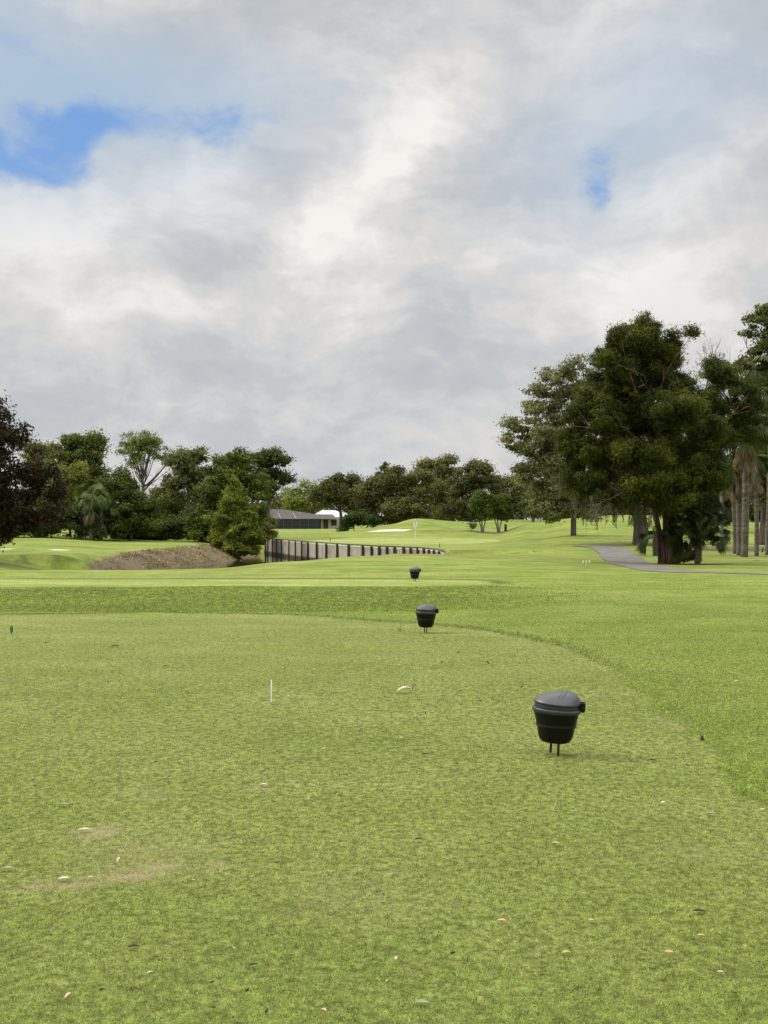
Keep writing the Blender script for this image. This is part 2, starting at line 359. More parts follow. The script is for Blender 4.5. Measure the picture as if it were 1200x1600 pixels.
tag(pb.build('path',M['asphalt']),'grey asphalt cart path curving past the big cedar',None,None,'structure')

# ------------------------------------------------------------------ grass blades (uncountable)
def blades(x,y,z,L,wd,lean,col,name,label):
    n=len(x); a=rng.uniform(0,2*math.pi,n); d=np.stack([np.cos(a),np.sin(a)],1); sd=np.stack([-d[:,1],d[:,0]],1)
    ph=rng.uniform(0,2*math.pi,n)
    b=np.stack([x,y,z-.004],1)
    def pt(k,h,wf,sg):
        q=b.copy(); q[:,:2]+=d*(L*lean*k)[:,None]+sd*(wd*wf*sg)[:,None]; q[:,2]+=h*L; return q
    cl=lean; 
    v=np.stack([pt(0*L,0*L,1,-.5),pt(0*L,0*L,1,.5),pt(.45+0*L,.62*(1-.45*cl),.8,.5),pt(.45+0*L,.62*(1-.45*cl),.8,-.5),pt(1+0*L,1*(1-.62*cl),.05,0)],1).reshape(-1,3)
    k=np.arange(n)[:,None]*5
    mb=MB(); cv=np.repeat(col,5,axis=0)
    mb.add(v,k+np.array([[0,1,2,3]]),cv); mb.f.append(k+np.array([[3,2,4]]))
    o=mb.build(name,M['blade'],smooth=False); tag(o,label,'grass',None,'stuff'); return o
n=1150000
ppx=rng.uniform(-160,1360,n); ppy=HY+np.exp(rng.uniform(np.log(66),np.log(900),n))
ppy=np.where(rng.random(n)<.55,rng.uniform(940,1700,n),ppy)
Y=(EYE+.05)*F/(ppy-HY); X=(ppx-CX)*Y/F
# clumping: drop blades where a patchy field is low
keep=rng.random(n)<(.68+.3*vnoise(X,Y,.10,11)+.1*vnoise(X,Y,.5,12)+.55*vnoise(X,Y*1.0,.035,17)); X,Y=X[keep],Y[keep]
k=rng.random(len(X))>SM((Y-33)/16); X,Y=X[k],Y[k]
d1,_=sdf_poly(TEE,X,Y); d2,_=sdf_poly(TEE2,X,Y); d1=d1+vnoise(X,Y,.5,41)*.10+vnoise(X,Y,.13,42)*.09
intee=d1<0; yb=Y+vnoise(X,Y,3.5,44)*1.6+vnoise(X,Y,1.1,45)*.8; inband=rng.random(len(X))<SM((yb-25)/1.8)*(1-SM((yb-32.4)/2.2))*(1-SM((px_of(X,Y)-640)/380))
keep=((d2>0)|(rng.random(len(X))<.15))&(rng.random(len(X))>worn_field(X,Y)*.2); X,Y,d1,intee,inband=X[keep],Y[keep],d1[keep],intee[keep],inband[keep]
n=len(X); Z=ground_z(X,Y)+.012*SM((d1+.03)/.07)
L=np.where(intee,rng.uniform(.011,.023,n),rng.uniform(.014,.032,n)); L=np.where(inband,rng.uniform(.03,.075,n),L)
L=np.where((d1>.0)&(d1<.25),L*np.where(Y>14,1.35,1.05),L); bandc=(inband&(d1>0))[:,None]
Wd=np.maximum(.0017,Y/1280*.56)*rng.uniform(.7,1.2,n)
lean=rng.uniform(.35,1.15,n)
base=np.where(intee[:,None],np.array([[.222,.280,.064]]),np.array([[.222,.282,.050]])); base=np.where(bandc,np.array([[.18,.235,.034]]),base)
r=rng.random(n)[:,None]; med=vnoise(X,Y,.11,15)[:,None]+.7*vnoise(X,Y,.045,16)[:,None]
fine=1.15*vnoise(X,Y,.011,18)[:,None]+.6*vnoise(X,Y,.030,19)[:,None]
col=base*np.clip((.66+.9*r)*(1+.22*med)*(1+fine),.12,2.2)
big=.6*vnoise(X,Y,1.3,13)[:,None]; col=col*(1+np.array([[.28,.12,.15]])*big)
straw=(rng.random(n)<np.where(intee,.05+.25*np.clip(vnoise(X,Y,.9,14),0,1),.02))[:,None]
col=np.where(straw,np.array([[.34,.29,.15]])*(.6+.7*r),col)
dark=(rng.random(n)<.14)[:,None]; col=np.where(dark,col*.45,col); col=np.where(((d1>-.02)&(d1<.05+.014*Y)&(rng.random(n)<np.clip((Y-12)/9,.08,1)))[:,None],col*.5,col)  # blades along the tee edge darkened too, painting the taller rough's shadow
wf=worn_field(X,Y)*.62
worn=(wf>rng.random(n))[:,None]; col=np.where(worn,np.array([[.42,.34,.215]])*(.45+.75*r),col); L=np.where(worn[:,0],L*.55,L)
blades(X,Y,Z,L,Wd,lean,col,'grass','short mown turf blades covering the tee and the rough')

# dry grass hanging over the bank
n=42000; X=rng.uniform(-24,-9,n); Y=rng.uniform(78,112,n); dd,idx=sdf_poly(PW,X,Y); k=(dd>.1)&(dd<3.1*np.clip((px_of(X,Y)-128)/80,0,1)+vnoise(X,Y,1.5,20)*1.6)&(vnoise(X,Y,1.1,21)+vnoise(X,Y,.4,22)*.6+rng.normal(0,.15,n)>-.22+.15*(dd<1.5))&(idx<8)
k[k]=(px_of(X[k],Y[k])>140+rng.normal(0,5,k.sum())); X,Y=X[k],Y[k]; Z=ground_z(X,Y); n=len(X); r=rng.random(n)[:,None]
col=np.array([[.31,.245,.135]])*(.25+1.3*r**1.5)*(1+1.2*vnoise(X,Y,.8,23)[:,None]); g_=rng.random(n)[:,None]<.14; col=np.where(g_,np.array([[.2,.22,.07]])*(.6+.6*r),col)
o=blades(X,Y,Z,rng.uniform(.10,.36,n)*(1+vnoise(X,Y,.9,24)),rng.uniform(.02,.05,n),rng.uniform(.7,1.35,n),col,'dry_grass','dry brown grass hanging down the pond bank'); o['category']='dry grass'

# ------------------------------------------------------------------ foliage / trees
def leaf_quads(mb,C,Nrm,size,aspect,col,up=None):
    n=len(C); r=rng.normal(size=(n,3)); 
    if up is not None: r=r*.45+up
    t=r-np.sum(r*Nrm,1)[:,None]*Nrm; t/=np.linalg.norm(t,axis=1)[:,None]+1e-9; b=np.cross(Nrm,t)
    s=size[:,None]; h=t*s; w=b*s*aspect
    v=np.stack([C-h,C+w*.9-h*.1,C+h,C-w*.9-h*.1],1).reshape(-1,3)
    mb.add(v,np.arange(n)[:,None]*4+np.array([[0,1,2,3]]),np.repeat(col,4,axis=0))
LS,NS=1.25,1.6; CB=np.array([1.55,1.55,1.15])
def crown_cloud(mb,lobes,leaf,nleaf,c1,c2,clump=.5,aspect=.45,flat=.6,hollow=.45,upward=0.,tuft=False,zmin=None):
    """lobes: (centre xyz, radii xyz). leaves grouped in clumps spread through each lobe"""
    leaf=leaf*LS; nleaf=int(nleaf*NS); c1=np.array(c1)*CB; c2=np.array(c2)*CB; clump=clump*1.12
    lobes=[(l[0],tuple(np.maximum(np.array(l[1])*1.06-.42*clump,.5*np.array(l[1])))) for l in lobes]
    vol=np.array([l[1][0]*l[1][1]*l[1][2] for l in lobes])**(2/3); share=vol/vol.sum(); ends=[]
    cen_all=np.mean([l[0] for l in lobes],axis=0)
    for (c,r),sh in zip(lobes,share):
        c=np.array(c); r=np.array(r); nl=int(nleaf*sh)
        nc=max(7,int(3.2*(r[0]*r[1]*r[2])**(2/3)/clump**2)); dv=rng.normal(size=(nc,3)); dv/=np.linalg.norm(dv,axis=1)[:,None]
        rad=(hollow+(1-hollow)*rng.random(nc)**.6)*(1+.16*rng.normal(size=nc)); cc=c+dv*rad[:,None]*r
        if zmin is not None: cc[:,2]=np.maximum(cc[:,2],zmin+clump*.3)
        ends.append(cc); cr=clump*rng.uniform(.55,1.45,nc); tone=rng.uniform(0,1,nc)**1.0; bri=rng.uniform(.7,1.3,nc)
        w=cr**2*rng.uniform(.75,1.25,nc); w/=w.sum(); k=rng.choice(nc,nl,p=w)
        off=rng.normal(size=(nl,3)); off/=np.linalg.norm(off,axis=1)[:,None]; off*=(rng.random(nl)**.45*np.where(rng.random(nl)<.22,1.75,1.))[:,None]; off[:,2]*=flat
        C=cc[k]+off*cr[k][:,None]
        out=(C-c)/r; out/=np.linalg.norm(out,axis=1)[:,None]+1e-9
        Nn=rng.normal(size=(nl,3))*.75+out*.5+off*.6+np.array([0,0,.35]); Nn/=np.linalg.norm(Nn,axis=1)[:,None]
        q=np.clip(tone[k]+rng.normal(0,.18,nl),0,1)[:,None]
        col=(np.array(c1)*(1-q)+np.array(c2)*q)*(bri[k]*rng.uniform(.75,1.25,nl))[:,None]
        up=(off*.8+np.array([0,0,upward]))/(1e-6+np.linalg.norm(off*.8+np.array([0,0,upward]),axis=1)[:,None]) if upward else None
        leaf_quads(mb,C,Nn,leaf*rng.uniform(.6,1.4,nl),aspect,col,up)
    return np.vstack(ends)
def branches(mb,base,top,targets,r0,n=14,seg=6,wob=.25,start=.25,col=None,thin=1.):
    """curved limbs leaving the trunk line and reaching into the crown"""
    base=np.array(base); top=np.array(top)
    idx=rng.choice(len(targets),min(n,len(targets)),replace=False)
    for k in idx:
        T_=targets[k]; h=np.clip((T_[2]-base[2])/(top[2]-base[2]+1e-6)*.62,start,.95)*rng.uniform(.8,1.05)
        s_=base+(top-base)*h; mid=(s_+T_)/2+rng.normal(size=3)*wob*np.linalg.norm(T_-s_)*.35+np.array([0,0,-.08*np.linalg.norm(T_-s_)])
        t=np.linspace(0,1,8)[:,None]; pts=(1-t)**2*s_+2*t*(1-t)*mid+t*t*T_
        L=np.linalg.norm(T_-s_); rr=min(r0*.4,.02+L*.012)*thin
        mb.tube(pts,np.linspace(rr,rr*.18,8),seg,col,cap=False)
        for q in range(2):
            p0=pts[rng.integers(3,7)]; e=p0+(T_-s_)*.14+rng.normal(size=3)*L*.09; mb.tube([p0,(p0+e)/2+rng.normal(size=3)*.04*L,e],[rr*.35,rr*.22,rr*.08],4,col,cap=False)
def trunk(mb,pts,r0,r1,seg=14,flare=1.5,col=None):
    pts=cat(pts,8); n=len(pts); r=np.linspace(r0,r1,n); r=r*(1+(flare-1)*np.exp(-np.linspace(0,1,n)*14))
    mb.tube(pts,r,seg,col)
def tree(name,label,px,Y,lobes,leaf,nleaf,c1,c2,tr=.2,bark='bark',clump=.5,flat=.6,aspect=.45,hollow=.45,depth=.9,upward=0.,group=None,nb=14,top=None,lean=0.,clear=True,moss=0,tfrac=.85,cat_='tree',bfade=.25):
    """lobes as (px,py,rx,ry[,depth offset m]) measured at distance Y -> real ellipsoids there"""
    bx,by,bz=G(px,Y); base=np.array([bx,by,bz]); LL=[]
    for l in lobes:
        c=at(l[0],l[1],Y); c[1]+= l[4] if len(l)>4 else 0.; rx=l[2]*Y/F; rz=l[3]*Y/F
        LL.append((c,(rx,max(rx*depth,.6*rz),rz)))
    root=empty(name,tuple(base),label,cat_,group)
    mb=MB(); ends=crown_cloud(mb,LL,leaf,nleaf,c1,c2,clump,aspect,flat,hollow,upward,zmin=bz)
    ztop=max(c[2]+r[2] for c,r in LL); 
    tp=np.array([bx+lean,by,bz+(ztop-bz)*tfrac]) if top is None else np.array(top)
    tb=MB(); wobx=rng.normal(0,.12,2)*tr*6
    trunk(tb,[base-[0,0,.3],base+[0,0,.02],base+(tp-base)*.35+[wobx[0]*.5,0,0],base+(tp-base)*.7+[wobx[1]*.5,0,0],tp],tr,tr*.15)
    branches(tb,base,tp,ends,tr,nb,start=bfade)
    tb.build('trunk',M[bark],root,offset=base); mb.build('crown',M['leaf'],root,smooth=False,offset=base)
    if moss:
        ms_=ends[rng.choice(len(ends),moss)]
        hang(root,base,ms_,Y)
    return root
def hang(root,base,P0,Y,Lr=(.5,1.5),col=(.17,.17,.12)):
    for p_ in P0:
        mm=MB()
        L=rng.uniform(*Lr); n=26; t=rng.random(n)
        C=p_+np.stack([rng.normal(0,.07,n)*(1-.5*t),rng.normal(0,.07,n)*(1-.5*t),-t*L],1)
        Nn=rng.normal(size=(n,3))*[1,1,.2]; Nn/=np.linalg.norm(Nn,axis=1)[:,None]
        up=np.tile([0,0,-1.],(n,1)); leaf_quads(mm,C,Nn,rng.uniform(.10,.2,n)*Y/60,.14,np.array(col)*rng.uniform(.6,1.3,(n,1)),up)
        mm.tube([p_,p_+[0,0,-L*.5],p_+[.02,0,-L]],[.02,.015,.005],4,col,cap=False); mm.build('hanging_moss',M['moss'],root,smooth=False,offset=base)

GRN=(.030,.048,.012); MID=(.045,.062,.018); OLV=(.075,.085,.030); YEL=(.10,.115,.032); DK=(.018,.030,.009); GRY=(.085,.092,.052)
# --- left side
tree('magnolia_tree','dark magnolia with bronze leaves at the left edge, foremost in the left grove',-60,74,
     [(-20,800,60,55),(10,760,58,60),(0,700,38,50),(-30,660,36,42),(-60,720,90,110,2),(5,640,14,20),(60,790,50,42),(60,740,34,34),(30,680,16,24),(5,845,20,14),(-110,760,80,90),(90,760,22,22)],
     .085,30000,(.010,.009,.005),(.034,.022,.012),.26,'bark',.42,.7,.5,nb=26)
tree('oak_tree','olive leafed tree behind the bronze magnolia, leftmost pale crown',62,128,
     [(55,730,30,45),(75,705,22,25),(40,700,22,22),(70,770,40,60),(52,800,50,40)],.11,12000,OLV,(.10,.10,.035),.25,clump=.7)
tree('oak_tree','tall feathery crown standing between the magnolia and the lone round-topped tree',125,124,
     [(118,705,34,32),(140,692,24,22),(156,704,12,22),(100,720,24,28),(120,745,44,36),(150,735,24,40),(110,690,18,16),(135,780,50,45)],.11,22000,MID,(.095,.105,.03),.25,clump=.6,upward=.3)
tree('bright_leaf_tree','yellow green middle crown nestled in front of the tall feathery tree',110,118,
     [(105,745,26,22),(122,752,26,22),(95,765,30,24),(130,775,26,24),(85,795,34,26),(112,805,40,30)],.10,14000,(.055,.07,.016),(.12,.125,.03),.16,clump=.5)
tree('dense_tree','dense dark green rounded tree right of the cabbage palm, left of the gap',205,114,
     [(180,760,26,28),(205,770,26,30),(170,790,30,36),(210,805,38,32),(235,810,22,26),(192,745,14,14),(225,790,22,22),(190,820,46,20),(150,820,24,22)],.10,22000,GRN,(.062,.08,.02),.2,clump=.55)
tree('undergrowth_shrub','dark understorey shrub beneath the magnolia and palm',60,112,
     [(-90,815,50,34),(-40,815,44,32),(0,814,40,32),(30,816,38,28),(65,815,38,28),(100,814,36,28),(130,816,36,28),(165,822,34,22),(-150,805,60,50)],.11,30000,DK,(.05,.065,.02),.08,clump=.4,cat_='shrub')
tree('round_topped_tree','lone slender tree with round sparse crown and bare forked limbs against the sky',223,165,
     [(222,686,34,15),(192,702,13,13),(252,706,15,17),(222,705,34,20),(240,690,16,12),(204,690,16,12),(208,722,14,12),(262,722,16,10),(274,704,8,8),(222,698,26,20)],.11,5200,(.065,.08,.028),(.10,.12,.04),.26,'bark',.5,hollow=.4,nb=30,tfrac=.72,bfade=.45)
tree('grey_green_tree','hazy grey-green low tree just below and right of the round-topped tree',262,150,
     [(255,790,22,26),(245,775,14,14),(270,770,14,14),(262,810,26,24)],.12,7000,(.06,.065,.035),(.09,.09,.05),.2,clump=.6)
tree('broad_tree','broad grey-green tree left of the pointed cypresses',295,128,
     [(285,735,26,32),(310,745,30,40),(283,722,12,16),(304,715,18,16),(278,780,34,40),(310,800,40,42),(265,815,26,26),(312,704,10,8),(345,735,20,20)],.11,24000,(.05,.062,.026),(.10,.11,.045),.28,clump=.6)
tree('cypress_tree','tall dark bald cypress behind the pointed one at the water',365,118,
     [(368,714,22,16),(352,722,18,18),(385,722,18,18),(366,745,38,24),(350,775,40,34),(390,780,30,42),(365,800,52,34),(345,815,46,32),(402,760,16,28),(330,770,20,24),(318,820,30,24),(375,703,9,9),(395,815,24,30)],.11,36000,(.030,.046,.011),(.075,.09,.022),.3,clump=.55,upward=.3)
tree('cypress_tree','pointed conical cypress leaning over the pond edge, foremost of the cypresses',371,107,
     [(361,742,6,12),(362,756,12,14),(364,774,19,16),(366,792,26,18),(360,810,32,18),(380,815,24,18),(366,830,38,18),(390,840,28,16),(344,840,26,14),(372,852,40,14),(372,862,28,9),(395,800,14,16)],.075,44000,(.058,.078,.014),(.125,.148,.028),.22,'bark',.26,hollow=.4,upward=.35)
tree('airy_tree','airy open-crowned tree with slim bare trunk right behind the cypresses',419,136,
     [(425,718,24,14),(440,735,16,18),(410,725,20,18),(432,755,20,12),(412,750,14,12),(448,748,10,12),(425,705,14,8),(402,712,12,8),(418,772,14,8)],.12,8500,(.035,.05,.018),(.07,.08,.03),.24,clump=.5,hollow=.55,nb=22,tfrac=.8)
tree('added_shrub','dark shrubs added at the far end of the pond inlet to block sky reflection',398,156,[(385,835,26,26),(405,838,20,24),(395,815,26,26),(380,850,26,12),(408,852,16,9)],.10,12000,(.022,.03,.010),(.055,.06,.022),.1,clump=.5,cat_='shrub')  # shrubs added to keep the sky's reflection off the inlet water
tree('bank_shrub','loose olive shrub beside the left end of the timber wall',414,127,
     [(418,822,13,14),(408,835,14,12),(425,835,8,10)],.09,3500,(.07,.08,.03),(.11,.115,.04),.06,clump=.35,cat_='shrub')
tree('undergrowth_shrub','low dark thicket at the foot of the left grove right of the palms',250,119,[(215,824,30,22),(240,826,30,20),(265,826,30,22),(290,826,30,22),(318,824,30,24),(190,826,28,20),(340,830,24,20)],.11,22000,DK,(.05,.065,.02),.08,clump=.4,cat_='shrub')
tree('far_tree','pale yellow-topped tree rising behind the dark roofed house',488,300,
     [(480,757,12,8),(495,762,14,12),(470,772,18,14),(450,780,22,16),(485,785,40,16)],.24,6500,(.075,.09,.035),(.15,.17,.05),.3,clump=1.2)
tree('far_tree','hazy grey tree left of the pale yellow-topped one, over the house roof',452,310,
     [(455,782,28,14),(435,790,26,16),(478,792,26,12)],.25,5000,(.07,.075,.045),(.10,.105,.06),.3,clump=1.2)
tree('live_oak','round brown-green oak overhanging the white roofed house',532,165,
     [(520,762,28,18),(545,758,22,16),(506,772,18,12),(535,775,34,15),(562,774,20,18),(530,747,16,8),(556,792,16,8),(492,778,12,7)],.13,17000,(.040,.044,.018),(.075,.075,.032),.35,clump=.7,nb=20,hollow=.4,tfrac=.7)
tree('hedge_shrub','low dark spreading shrub at the foot of the brown-green oak',553,150,
     [(540,818,10,8),(552,812,14,12),(570,812,16,10),(585,812,14,9),(535,826,8,5)],.10,6000,(.015,.026,.008),(.035,.055,.015),.08,clump=.5,cat_='shrub')
oakc=((.045,.050,.022),(.092,.092,.040))
def lo(px,Y,L,n,label,c=oakc,lf=.13,**k): return tree('live_oak',label,px,Y,L,lf,n,c[0],c[1],.38,clump=.75,nb=14,tfrac=.75,**k)
lo(585,160,[(580,770,24,22),(600,760,24,20),(575,790,26,18),(608,785,28,26),(590,748,14,10),(600,805,34,16)],15000,'rounded oak directly left behind the bunker, first of the oak row')
tree('pointed_conifer','small dark conifer tip poking above the oak row',602,185,[(601,728,7,9),(600,738,11,11),(602,750,16,14),(602,765,20,14)],.11,5000,DK,(.04,.055,.018),.2,clump=.4)
lo(640,158,[(630,745,26,18),(650,755,30,24),(625,765,22,20),(645,785,36,22),(620,795,26,18),(650,805,30,14),(618,738,14,10)],18000,'widest dark oak directly behind the flagstick')
lo(688,172,[(670,735,22,18),(700,730,24,16),(690,745,34,20),(680,770,34,24),(700,790,30,20),(668,722,8,7),(705,718,14,8)],16000,'taller pale-topped oak right of the flagstick',((.055,.062,.025),(.115,.115,.05)))
lo(735,160,[(725,745,24,22),(745,740,24,22),(760,735,16,14),(730,770,28,24),(745,790,34,22),(765,760,20,24),(715,795,24,18)],17000,'brownish oak behind the twin small trees',((.045,.048,.024),(.10,.092,.045)))
lo(800,170,[(785,750,20,20),(800,765,28,24),(820,760,24,24),(805,790,36,22),(780,785,24,20)],14000,'hazy grey oak beneath the tall pale oak',((.055,.06,.03),(.11,.11,.055)))
lo(870,165,[(850,770,28,26),(880,765,30,30),(900,780,30,26),(860,795,36,18),(835,780,20,20)],13000,'dim oak in the background left of the mossy cedar',((.045,.05,.022),(.09,.09,.04)))
def myrtle(px,Y,lobes,label,n=7000,group='small multi-stemmed trees by the green'):
    bx,by,bz=G(px,Y); base=np.array([bx,by,bz]); root=empty('crape_myrtle',tuple(base),label,'small tree',group)
    LL=[(at(l[0],l[1],Y),(l[2]*Y/F,l[2]*Y/F*.9,l[3]*Y/F)) for l in lobes]
    mb=MB(); ends=crown_cloud(mb,LL,.085,n,(.028,.044,.009),(.066,.088,.018),.32,.45,.8,.35,.5)
    tb=MB()
    for q in range(5):
        a=q*1.3+.4; e=base+np.array([math.cos(a)*.45,math.sin(a)*.4,1.5]); trunk(tb,[base+[math.cos(a)*.1,math.sin(a)*.1,-.2],base+[math.cos(a)*.16,math.sin(a)*.14,.5],e],.075,.04,8,1.2)
        T_=ends[rng.integers(len(ends))]; tb.tube([e,(e+T_)/2,T_],[.04,.03,.01],5,cap=False)
    tb.build('trunk',M['bark_pale'],root,offset=base); mb.build('crown',M['leaf'],root,smooth=False,offset=base)
myrtle(754,124,[(748,786,17,14),(757,776,14,11),(742,797,13,10),(760,797,15,11),(750,806,14,7),(738,822,7,4)],'left of the two small multi-stemmed trees standing in the hollow behind the green')
myrtle(779,125,[(775,782,15,12),(789,782,13,13),(783,796,18,12),(770,800,11,10),(786,807,12,6)],'right of the two small multi-stemmed trees standing in the hollow behind the green')
myrtle(833,150,[(826,790,17,13),(842,784,16,13),(836,798,20,11),(852,795,14,10)],'small bushy tree on the crest right of the twin trees',6500)
tree('round_shrub','low rounded olive shrub on the ridge below the pale oak',882,150,[(872,803,20,9),(892,802,18,9),(858,800,10,9)],.09,6000,(.05,.052,.022),(.10,.095,.035),.06,clump=.4,cat_='shrub')
# --- tall pale oak
tree('pale_oak','tall silvery-olive oak with an open crown left of the dark cedar',896,98,
     [(870,595,30,28),(905,580,22,24),(838,612,24,16),(885,630,40,34),(845,645,36,22),(812,665,26,16),(850,685,52,28),(808,700,24,26),(830,720,36,28),(880,700,50,50),(862,745,40,30),(820,740,24,20),(900,760,40,34),(905,560,10,8),(795,655,8,6),(855,775,36,24),(890,790,40,18),(880,802,34,13),(918,800,26,13),(850,798,24,12)],
     .10,30000,(.075,.080,.045),(.145,.145,.088),.28,'bark',.5,nb=34,hollow=.35,flat=.5)
# --- mossy oak behind the cedar
bx,by,bz=G(1000,84); base=np.array([bx,by,bz])
root=empty('mossy_oak',tuple(base),'stout oak trunk draped in hanging moss behind the cedar','tree')
LL=[(at(px_,py_,84),(r*84/F,r*84/F,r2*84/F)) for px_,py_,r,r2 in ((960,720,60,50),(1010,700,60,60),(930,760,46,30),(1040,750,50,40),(980,770,50,24),(1080,720,50,50),(900,770,24,20))]
mb=MB(); ends=crown_cloud(mb,LL,.10,24000,(.028,.034,.013),(.062,.066,.026),.55,.45,.6,.4)
tb=MB(); trunk(tb,[base-[0,0,.3],base,base+[.05,0,1.2],base+[-.1,0,2.4],base+[0,0,4.2]],.56,.36,22,1.45)
branches(tb,base,base+np.array([0,0,5.]),ends,.42,18,8,start=.35)
tb.build('trunk',M['bark'],root,offset=base); mb.build('crown',M['leaf'],root,smooth=False,offset=base)
pts=[at(px_+rng.normal(0,6),py_+rng.normal(0,5),84+rng.normal(0,1.2)) for px_,py_ in [(920,770),(935,778),(950,785),(965,790),(980,780),(1000,785),(1015,790),(900,775),(990,800),(1008,800),(945,770),(925,785),(970,770),(1025,780),(912,780)]*3]
hang(root,base,pts,84,(.6,1.9))
# --- the big cedar (distance 56)
CY=56.3
bx,by,bz=G(1042,CY); base=np.array([bx,by,bz])
root=empty('cedar_tree',tuple(base),'huge dark green cedar with reddish twin trunk beside the cart path','tree')
L1=[(990,560,44,36),(1040,560,38,30),(1012,528,30,26),(960,575,34,28),(1012,508,20,16),(985,620,50,36),(1062,620,38,32),(930,660,34,26),(1015,655,50,34),(1012,500,16,20),(1016,488,7,9),(965,535,30,26),(1000,530,34,28),(1045,535,30,26),(1070,525,12,14),(940,560,24,20),(955,600,46,34),(1010,590,50,42),(1060,580,34,34),(925,635,36,26),
    (900,655,24,18),(975,655,54,34),(1040,650,46,40),(890,680,30,18),(935,705,50,30),(1000,710,52,34),(1060,705,44,36),(905,715,22,16),(1095,680,30,36),(1020,745,44,26),(895,740,20,20),(945,745,34,20),(885,700,18,10),
    (1075,750,40,26),(910,765,22,14),(960,525,12,12),(1085,640,20,24),(1105,740,30,22)]
LL=[]
for (a_,b_,c_,d_) in L1:
    cc=at(a_,b_,CY); r1=c_*CY/F; cc[1]+=rng.uniform(-.9,.9)*(2.6-abs(a_-1010)*.012); LL.append((cc,(r1*.88,r1,d_*CY/F*.88)))
for (a_,b_,c_,d_,o_) in ((985,772,32,18,-1.6),(1042,782,36,18,-1.5),(1078,785,26,22,-.8),(948,782,22,13,-1.2),(1010,755,40,24,-1.9),(915,750,26,18,-.8),(1020,790,22,10,-.9)):
    cc=at(a_,b_,CY); cc[1]+=o_; r1=c_*CY/F; LL.append((cc,(r1,r1*.8,d_*CY/F)))
mb=MB(); ends=crown_cloud(mb,LL,.052,310000,(.017,.024,.005),(.060,.068,.011),.28,.3,.75,.45,.55)
mb.build('crown',M['leaf'],root,smooth=False,offset=base)
tb=MB(); tp=at(1010,520,CY+.3)
trunk(tb,[base+[.12,0,-.3],base+[.10,0,.02],base+[.02,0,1.3],base+[-.05,.1,2.8],base+[-.35,.2,5.5],tp],.33,.015,18,1.3)
trunk(tb,[base+[-.25,-.1,-.3],base+[-.24,-.1,.02],base+[-.30,-.1,1.0],base+[-.62,-.1,2.6],base+[-1.2,-.2,4.6],at(950,640,CY-.2)],.23,.015,14,1.25)
trunk(tb,[base+[.28,.05,.2],base+[.33,.05,1.6],base+[.8,.2,3.6],base+[1.4,.3,6.],at(1065,610,CY+.6)],.16,.015,12,1.2)
branches(tb,base,tp,ends,.2,46,6,start=.28,thin=.7)
tb.build('trunk',M['bark_red'],root,offset=base)
# dead grey limbs inside
db=MB()
for (a_,b_,c_,d_) in ((1000,760,930,790),(990,745,975,700),(960,790,915,800),(1010,600,985,575),(1030,640,1000,590),(940,700,915,655),(1040,620,1060,590),(1000,690,960,640),(975,790,962,760)):
    p0=at(a_,b_,CY-1.2); p1=at(c_,d_,CY-3.0); db.tube([p0,(p0+p1)/2+rng.normal(size=3)*.12,p1],[.022,.015,.005],5)
    for q in range(3):
        t=rng.uniform(.4,.9); s_=p0*(1-t)+p1*t; db.tube([s_,s_+rng.normal(size=3)*.25+(p1-p0)*.2],[.014,.005],4)
o=db.build('dead_branches',M['bark'],root,offset=base)
pts=[at(px_+rng.normal(0,5),py_+rng.normal(0,6),CY+rng.normal(-.3,.8)) for px_,py_ in [(945,790),(1000,790),(925,775),(1030,800),(1015,805),(1050,790),(1045,800),(1060,785),(1005,780),(960,780),(900,770),(985,800),(940,770),(1020,815),(870,740)]*2]
hang(root,base,pts,56,(.3,1.1),(.12,.125,.07))
# second dark cedar to the right
tree('cedar_tree','smaller dark cedar merging with the huge cedar, in front of the palms',1092,61,
     [(1130,590,24,24),(1115,580,22,22),(1160,620,28,24),(1120,630,40,30),(1165,650,26,20),(1110,670,44,28),(1150,680,30,24),(1100,710,36,30),(1090,760,34,34),(1120,750,26,26),(1100,800,22,20),(1180,635,14,14)],
     .055,60000,(.017,.025,.006),(.058,.068,.012),.2,'bark_red',.32,.7,.3,upward=.5,nb=26,tfrac=.8)
# right-edge tree behind, with bare twigs
tree('water_oak','tall airy tree cut off by the right edge of the frame, highest on the right',1215,84,
     [(1185,500,22,18),(1210,490,24,16),(1170,520,14,10),(1195,545,26,18),(1225,530,36,40),(1175,565,24,14),(1150,580,16,12),(1215,590,44,34),(1160,600,24,14),(1200,480,14,8),(1250,560,50,60),(1120,570,18,10),(1105,585,14,8)],
     .095,20000,(.035,.05,.018),(.085,.095,.038),.3,'bark_pale',.42,hollow=.45,nb=34,flat=.5)
bx,by,bz=G(1128,92); base=np.array([bx,by,bz]); root=empty('bare_tree',tuple(base),'leafless grey twigs showing above the cedar gap against the sky','tree')
tb=MB(); tp=at(1115,560,92); trunk(tb,[base-[0,0,.3],base,(base+tp)/2+[.2,0,0],tp],.2,.06,10)
for k in range(16):
    a_=rng.uniform(1083,1150); b_=rng.uniform(527,560); e=at(a_,b_,92+rng.normal(0,1)); s_=base+(tp-base)*rng.uniform(.75,1); tb.tube([s_,(s_+e)/2+rng.normal(size=3)*.25,e],[.035,.024,.01],5)
    for q in range(4):
        t=rng.uniform(.5,.95); g0=s_*(1-t)+e*t; tb.tube([g0,g0+rng.normal(size=3)*.3+[0,0,.3]],[.014,.006],4)
tb.build('trunk',M['bark_pale'],root,offset=base)

